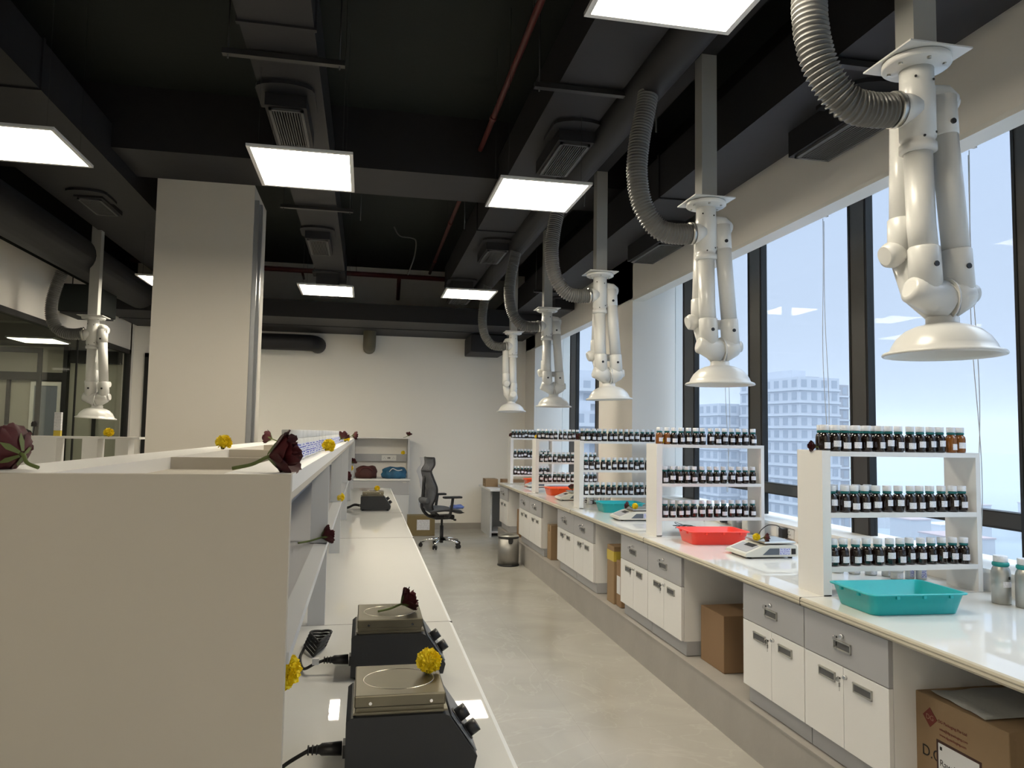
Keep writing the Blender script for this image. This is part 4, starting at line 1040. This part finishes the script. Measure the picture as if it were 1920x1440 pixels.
cb = carton(0.90, 11.85, 0, 0.42, 0.24, 0.31, 0.0, 'brown carton with white printed sheet on the floor behind the chair', mat('olive_cardboard',(0.20,0.15,0.07),0.85), False)
MB().box(-0.07,0.13,-0.1212,-0.1202,0.09,0.25).build('printed_sheet', lblbox_m, cb)
b1 = carton(2.30, 4.10, 0.245, 0.46, 0.30, 0.325, -0.0, 'plain brown carton under the window bench, white sheet on top', cardd_m, False)
b1.location = (2.29, 4.20, 0.2455)
MB().box(-0.02,0.18,-0.12,0.02,0.326,0.3275).build('paper_sheet', paper_m, b1)
b2 = thing('carton', 'tall carton wrapped in yellow tape under the bench, third gap', 'box', (2.09, 5.86, 0.2455), 0.0)
MB().box(-0.09, 0.25, -0.05, 0.12, 0, 0.46, bev=0.006).build('box_body', card_m, b2)
MB().box(-0.092,0.252,-0.0515,0.12,0.34,0.42).build('yellow_tape', tape_m, b2)
b2b = thing('carton', 'shorter creased carton with white label before the tall taped one', 'box', (2.10, 5.735, 0.2455), 0.0)
MB().box(-0.085, 0.2, -0.06, 0.06, 0, 0.36, bev=0.008).build('box_body', cardd_m, b2b)
MB().box(-0.0862, -0.085, -0.04, 0.04, 0.10, 0.24).build('white_label', paper_m, b2b)
b3 = carton(2.16, 8.0, 0.245, 0.30, 0.16, 0.37, 0, 'slim upright carton under the bench, fourth gap, white label', card_m, True)
MB().box(0.02,0.08,-0.0812,-0.08,0.17,0.27).build('white_label', paper_m, b3)
b4 = carton(2.10, 9.75, 0.245, 0.16, 0.12, 0.36, 0, 'slim carton under the last bench gap', cardd_m, False)
# near printed carton
nb = thing('carton', 'printed carton with framed white label under the near window bench', 'box', (2.07, 2.115, 0.2455))
MB().box(0, 0.40, 0, 0.42, 0, 0.415, bev=0.003).build('box_body', card_m, nb)
sh = MB(); NU = 8; rows = []
for i in range(9):
    rows.append([sh.bm.verts.new((0.005+0.36*i/8+0.03*(j/8), 0.10+0.28*j/8, 0.4175+0.004*math.sin(i*1.3+j)*math.sin(j*0.9)+0.0035)) for j in range(9)])
for i in range(8):
    for j in range(8): sh.bm.faces.new((rows[i][j],rows[i+1][j],rows[i+1][j+1],rows[i][j+1])).smooth = True
lo = sh.build('loose_bag', None, nb); lo.data.materials.clear(); lo.data.materials.append(mat('grey_plastic_bag', (0.42,0.43,0.42), 0.35, bump=0.6, bscale=25)); lo.name = 'plastic_sheet'
sm_ = lo.modifiers.new('t', 'SOLIDIFY'); sm_.thickness = 0.001
# face x=0 plane, text reads with +X(text) -> -Y(world), up -> Z
def face_M(y, z, off=-0.001): return Matrix(((0,0,-1,off),(-1,0,0,y),(0,1,0,z),(0,0,0,1)))
MB().box(-0.0014,-0.0004, 0.113, 0.315, 0.035, 0.275).build('label_frame', mat('dark_brown_print',(0.05,0.02,0.015),0.7), nb)
MB().box(-0.0019,-0.0013, 0.122, 0.306, 0.043, 0.266).build('white_label', paper_m, nb)
text_part('Raw Material', 0.032, nb, face_M(0.300, 0.188, -0.0021), ink_m)
MB().box(-0.0023,-0.0018, 0.288, 0.298, 0.243, 0.255).build('label_symbol', ink_m, nb)
dm = Matrix.Translation((-0.0006, 0.345, 0.340)) @ Matrix.Rotation(PI/4, 4, 'X')
MB().box(-0.0006,0.0, -0.025, 0.025, -0.025, 0.025, 0, dm).build('printed_diamond', redink_m, nb)
text_part('DG', 0.026, nb, face_M(0.3645, 0.331, -0.0016), mat('tan_print',(0.34,0.20,0.13),0.7))
text_part('DG Packaging Pte Ltd', 0.0150, nb, face_M(0.306, 0.337), redink_m)
text_part('sales@dg-packaging.com', 0.0130, nb, face_M(0.300, 0.312), redink_m)
text_part('www.dg-packaging.com', 0.0130, nb, face_M(0.300, 0.292), redink_m)
text_part('D.G', 0.055, nb, face_M(0.388, 0.195), ink_m, 'handwriting')

# ================================================================== SMALL ITEMS ON WINDOW BENCH
def alu_bottle(x, y, label):
    t = thing('aluminium_bottle', label, 'bottle', (x, y, 0.8905), 0.4, 'aluminium bottles with white caps')
    MB().lathe([(0.034,0),(0.038,0.003),(0.038,0.135),(0.035,0.150),(0.029,0.160),(0.026,0.166),(0.026,0.175)], n=28).build('metal_body', mat('matt_aluminium',(0.50,0.50,0.47),0.42,metal=0.85,bump=0.05,bscale=60), t)
    MB().lathe([(0.030,0.162),(0.034,0.168),(0.033,0.178),(0.028,0.181)], n=24).build('cap_ring', mat('teal_ring_light',(0.015,0.28,0.27),0.4), t)
    MB().lathe([(0.028,0.181),(0.029,0.184),(0.029,0.206),(0.027,0.208)], n=24).build('cap', cap_m, t)
    l = MB(); R = 0.0383
    for i in range(12):
        p_, q_ = -PI/2-0.95+1.5*i/12, -PI/2-0.95+1.5*(i+1)/12
        l.quad((R*math.cos(p_),R*math.sin(p_),0.075),(R*math.cos(q_),R*math.sin(q_),0.075),(R*math.cos(q_),R*math.sin(q_),0.100),(R*math.cos(p_),R*math.sin(p_),0.100),0,True)
    l.build('paper_label', label_m, t)
    l = MB()
    for i in range(4):
        p_, q_ = -PI/2-0.35+0.32*i/4, -PI/2-0.35+0.32*(i+1)/4
        l.quad((R*math.cos(p_),R*math.sin(p_),0.108),(R*math.cos(q_),R*math.sin(q_),0.108),(R*math.cos(q_),R*math.sin(q_),0.121),(R*math.cos(p_),R*math.sin(p_),0.121),0,True)
    l.build('square_symbol', ink_m, t)
    return t
alu_bottle(2.775, 2.855, 'aluminium bottle with white cap right of the nearest rack, fully in view')
alu_bottle(2.815, 2.77, 'aluminium bottle cut by the right edge of the photo')
alu_bottle(2.78, 5.25, 'aluminium bottle half hidden behind the nearest rack end panel')
def jar(x, y, label, r=0.03, h=0.05, blue=False):
    t = thing('sample_jar', label, 'jar', (x, y, 0.8905), 0.3, 'small white jars behind the nearest rack')
    MB().lathe([(r*0.9,0),(r,0.003),(r,h*0.72),(r*0.85,h*0.75)], n=20).build('jar_body', mat('milky_plastic',(0.62,0.63,0.60),0.3), t)
    MB().lathe([(r*1.03,h*0.74),(r*1.05,h*0.78),(r*1.05,h),(r*0.98,h*1.03)], n=20).build('jar_lid', pvc_m, t)
    l = MB(); R = r*1.01
    for i in range(10):
        p_, q_ = -PI/2-0.9+1.8*i/10, -PI/2-0.9+1.8*(i+1)/10
        l.quad((R*math.cos(p_),R*math.sin(p_),h*.12),(R*math.cos(q_),R*math.sin(q_),h*.12),(R*math.cos(q_),R*math.sin(q_),h*.65),(R*math.cos(p_),R*math.sin(p_),h*.65),0,True)
    l.build('jar_label', lblblue_m if blue else label_m, t)
jl = [(2.50,3.62,'leftmost little white jar seen under the lowest shelf of the nearest rack'),(2.57,3.58,'second little white jar under the lowest shelf of the nearest rack'),(2.64,3.54,'third little white jar under the lowest shelf of the nearest rack'),
      (2.71,3.50,'fourth little white jar under the lowest shelf of the nearest rack'),(2.70,3.42,'fifth white jar with square symbol under the nearest rack')]
for x, y, lb in jl: jar(x, y, lb)
jar(2.775, 3.42, 'jar with blue printed label under the nearest rack, left one', 0.022, 0.085, True)
jar(2.825, 3.40, 'jar with blue printed label under the nearest rack, right one', 0.026, 0.085, True)
for i, (x, y) in enumerate(((2.30,7.45),(2.34,7.52),(2.42,7.62),(2.50,7.66),(2.58,7.7))):
    jar(x, y, ['small yellowish jar','second small jar','third small jar','fourth small jar','fifth small jar'][i] + ' beyond the middle rack', 0.028, 0.07 + 0.01*(i%2))
def socket(x, y, z, label, adapter=True):
    t = thing('wall_socket', label, 'socket', (x, y, z), 0)
    MB().box(-0.010, 0, -0.11, 0.11, -0.035, 0.035, bev=0.002).build('socket_plate', pvc_m, t)
    h = MB()
    for dy in (-0.06, 0.04):
        for a, b in ((-0.012,-0.008),(0.012,-0.008),(0,0.012)): h.lathe([(0.0035,0),(0.0035,0.002)], (-0.0105,dy+a,b), 8, 0, Matrix.Rotation(-PI/2,4,'Y'))
    h.build('socket_holes', blackp_m, t)
    if adapter:
        a = thing('power_adapter', 'black plug-in adapter with cable, ' + label.split(' on ')[1], 'adapter', (x-0.0105, y-0.02, z))
        MB().box(-0.045, 0, -0.025, 0.025, -0.033, 0.033, bev=0.004).build('adapter_body', blackp_m, a)
        MB().tube(bez([(-0.04,0.0,0.03),(-0.06,0.02,0.05),(-0.09,0.08,0.045),(-0.10,0.16,0.0),(-0.10,0.20,-0.045)],6), 0.003, 6).build('adapter_cable', rubber_m, a)
socket(2.9495, 4.86, 0.935, 'white socket on the upstand right of the second rack')
socket(2.9495, 5.75, 0.935, 'white socket on the upstand behind the red tray')
socket(2.9495, 6.35, 0.935, 'white socket on the upstand before the middle rack', False)
def tangle(x, y, seed, label, r=0.05):
    rnd = random.Random(seed); t = thing('cable_tangle', label, 'cable', (x, y, 0.8905), 0, 'tangled thin black cables')
    for k in range(3):
        pts = [(rnd.uniform(-r*2,r*2), rnd.uniform(-r,r), abs(rnd.uniform(0.002,0.05))) for _ in range(6)]
        pts[0] = (pts[0][0], pts[0][1], 0.003); pts[-1] = (pts[-1][0], pts[-1][1], 0.003)
        MB().tube(bez(pts, 6), 0.0025, 6).build('cable', rubber_m, t)
tangle(2.46, 5.45, 1, 'tangled thin black cable behind the red tray')
tangle(2.36, 7.45, 3, 'tangled thin black cable behind the smaller teal tray')
rt = thing('printed_device', 'white device with blue printed label under the fourth rack', 'device', (2.5, 9.35, 0.8905))
MB().box(-0.2,0.2,-0.08,0.08,0,0.07,bev=0.004).build('device_body', white_m, rt); MB().box(-0.17,0.15,-0.0812,-0.08,0.01,0.06).build('printed_label', lblblue_m, rt)
# chains of roller blinds and rollers
for i, (y0, y1) in enumerate(((1.9,2.98),(3.2,4.2),(4.45,5.48),(5.84,6.76),(8.5,9.9))):
    t = thing('roller_blind', ['raised white roller blind above the near right window','raised white roller blind above the window left of the nearest arm','raised white roller blind above the window by the second arm','raised white roller blind above the window right of the column','raised white roller blind beyond the column'][i], 'blind', (3.02, y0, 3.125), 0, 'raised roller blinds')
    MB().tube([(0,0.03,0.0),(0,y1-y0,0.0)], 0.017, 14).build('blind_roll', pvc_m, t)
    MB().box(-0.02,0.02,0.0,0.02,-0.02,0.325).build('bracket', pvc_m, t)
    for dx, ph in ((0.0, 0.0), (0.035, 1.5)):
        pts = [(dx-0.01+0.010*math.sin(ph+k*0.5), 0.02+0.05*dx*20+0.02*math.sin(k*0.35+ph), -0.03-k*0.115) for k in range(18)]
        MB().tube(bez(pts, 3), 0.0022, 5).build('bead_chain', mat('grey_bead_chain',(0.45,0.46,0.45),0.5), t)

# ================================================================== LEFT SIDE BENCH WITH RACKS
lb_ = thing('side_bench', 'white bench along the glass partition at left', 'worktop', (-3.1, 6, 0))
MB().box(-0.48, 0.42, -7, 5.8, 0.825, 0.86).build('bench_top', top_m, lb_)
MB().box(-0.48, 0.36, -7, 5.8, 0, 0.825).build('bench_base', white_m, lb_)
def lrack(y, xa, xb, label, ups, z=1.51):
    t = thing('bench_rack', label, 'rack', (xa, y, 0.86), 0, 'white racks on the side bench')
    MB().box(0, xb-xa, 0, 0.20, z-0.86-0.022, z-0.86).build('top_shelf', white_m, t)
    for (a, b) in ups: MB().box(a-xa, b-xa, 0, 0.20, 0, z-0.86-0.0225).build('upright', white_m, t)
lrack(8.0, -3.57, -2.2, 'white rack across the side bench, marigold on its post', ((-3.32,-2.95),(-2.72,-2.58),(-2.42,-2.3)))
marigold(-2.50, 8.05, 1.51, 0.05, 'yellow marigold on a white post in front of the glass partition', (0.4,0.1), 15)
pb = thing('narrow_box', 'tall narrow white box with yellow base on the left rack', 'box', (-2.98, 8.1, 1.51))
MB().box(-0.032,0.032,-0.02,0.02,0,0.055,bev=0.002).build('yellow_band', tape_m, pb)
MB().box(-0.032,0.032,-0.02,0.02,0.056,0.235,bev=0.002).build('box_body', lblbox_m, pb)
bf = thing('dried_flower', 'dark wilted flower standing on the left rack', 'flower', (-3.20, 8.1, 1.51))
MB().tube([(0,0,0),(0.01,0,0.10)],0.006,8).build('stem', rubber_m, bf); blob(3,0.03,0.03,0.035).build('flower_head', ink_m, bf, (0.01,0,0.09)); blob(4,0.06,0.03,0.04).build('leaf_clump', ink_m, bf, (-0.07,0,0.0))

# ================================================================== OUTSIDE
haze_c = (0.62, 0.68, 0.78)
grd = mat('hazy_ground', (0.13, 0.16, 0.17), 0.95, var=0.25, vscale=0.02)
S(MB().box(3.6, 2500, -1500, 3000, -46, -45).build('ground', grd), 'distant hazy ground far below the windows')
bld_m = mat('pale_concrete', (0.26, 0.27, 0.29), 0.9, var=0.05, vscale=0.05)
bldw_m = mat('pale_white_render', (0.36, 0.37, 0.40), 0.9)
bwin_m = mat('dark_window_opening', (0.20, 0.22, 0.25), 0.7)
slabm = mat('pale_floor_slab', (0.40, 0.41, 0.43), 0.9)
def tower(x, y, w, d, top, label, style, rz=0.0, m=bld_m, cols=6, fl=3.0, base=-45.0):
    t = thing('apartment_tower', label, 'building', (x, y, base), rz)
    H_ = top - base
    MB().box(-w/2, w/2, -d/2, d/2, 0, H_).build('wall', m, t)
    nf = int(H_/fl)
    wn_ = MB(); sl = MB()
    for k in range(max(0, nf-16), nf):
        z = k*fl + H_ - nf*fl
        for side in ('f', 'l'):
            n_ = cols if side == 'f' else max(3, int(cols*d/w)); L_ = w if side == 'f' else d
            for j in range(n_):
                c = -L_/2 + (j+0.5)*L_/n_; hw = L_/n_*0.27
                if side == 'f': wn_.box(c-hw, c+hw, -d/2-0.05, -d/2+0.1, z+0.6, z+2.4)
                else: wn_.box(-w/2-0.05, -w/2+0.1, c-hw, c+hw, z+0.6, z+2.4)
        if style == 'balcony':
            sl.box(-w/2-1.2, w/2*0.4, -d/2-1.2, -d/2, z-0.15, z+0.55); sl.box(-w/2-1.2, -w/2, -d/2, d/2*0.6, z-0.15, z+0.55)
        else: sl.box(-w/2-0.35, w/2+0.1, -d/2-0.35, d/2, z-0.15, z+0.25)
    o = wn_.build('window_openings', bwin_m, t); 
    sl.build('balcony_slabs' if style == 'balcony' else 'floor_slabs', slabm, t)
    if style != 'plain': MB().box(-w*0.2, w*0.15, -d*0.2, d*0.2, H_, H_+2.2).build('roof_room', m, t)
    return t
# building seen between the two wide mullions: y/x 1.70..1.40
tower(104, 170, 12, 22, 15.6+0.6, 'pale apartment tower left part, seen between the two near mullions', 'slab', 0.15, bldw_m, 4)
tower(112.5, 176, 14, 16, 15.4, 'grey brown apartment tower under construction, seen between the two near mullions', 'slab', 0.1, mat('raw_grey_concrete',(0.22,0.21,0.21),0.95), 6)
tower(52, 176, 14, 12, 15.2, 'white apartment tower with balconies, seen beside the farthest wide mullion', 'balcony', 0.2, bldw_m, 4)
tower(44, 150, 8, 14, 6.5, 'lower pale apartment block beside the farthest mullion', 'balcony', 0.1, bldw_m, 3)
tower(96, 186, 12, 10, 10.5, 'faint pale block seen through the window by the second fume arm', 'plain', 0.1, bldw_m, 4)
# low-rise town
rnd = random.Random(4)
for i in range(46):
    dist = rnd.uniform(110, 520); yx = rnd.uniform(0.72, 1.9)
    a = math.atan(yx); x = dist*math.cos(a); y = dist*math.sin(a)
    w, d, h = rnd.uniform(8, 20), rnd.uniform(8, 20), rnd.uniform(5, 16)
    t = thing('town_building', 'small pale flat-roofed building in the hazy town far below the windows', 'building', (x, y, -45), rnd.uniform(0,1.5), 'hazy town buildings below the windows')
    MB().box(-w/2, w/2, -d/2, d/2, 0, h).build('wall', (bldw_m, bld_m)[i % 2], t)
    MB().box(-w/2-0.3, w/2+0.3, -d/2-0.3, d/2+0.3, h, h+0.5).build('roof', (slabm, mat('pinkish_roof',(0.24,0.16,0.15),0.9))[(i//2) % 2], t)
for i, (x, y, w, d, z) in enumerate(((26, 22, 30, 22, -14), (30, 52, 26, 18, -18))):
    t = thing('shed_roof_building', ['wide pale roofed hall just below the nearest windows','pale roofed hall below the windows, farther off'][i], 'building', (x, y, -45), 0.2)
    MB().box(-w/2, w/2, -d/2, d/2, 0, 45+z-2).build('wall', bldw_m, t)
    MB().prism([(-w/2-0.5, 45+z-2), (0, 45+z), (w/2+0.5, 45+z-2)], 'y', -d/2-0.5, d/2+0.5).build('roof', (mat('pale_pink_roof',(0.27,0.21,0.19),0.8), mat('pale_roof_sheet',(0.32,0.33,0.35),0.7))[i], t)
# haze
hz = bpy.data.materials.new('hazy_air'); hz.use_nodes = True
hn = hz.node_tree.nodes; hl = hz.node_tree.links
for x in list(hn):
    if x.type != 'OUTPUT_MATERIAL': hn.remove(x)
vs = hn.new('ShaderNodeVolumeScatter'); vs.inputs['Color'].default_value = (0.25, 0.275, 0.32, 1); vs.inputs['Density'].default_value = 0.0045; vs.inputs['Anisotropy'].default_value = 0.0
hl.new(vs.outputs[0], [x for x in hn if x.type == 'OUTPUT_MATERIAL'][0].inputs['Volume'])
o = MB().box(12, 600, -300, 800, -44.9, 22).build('haze', hz); tag(o, 'pale haze over the town outside the windows', 'haze', None, 'stuff')
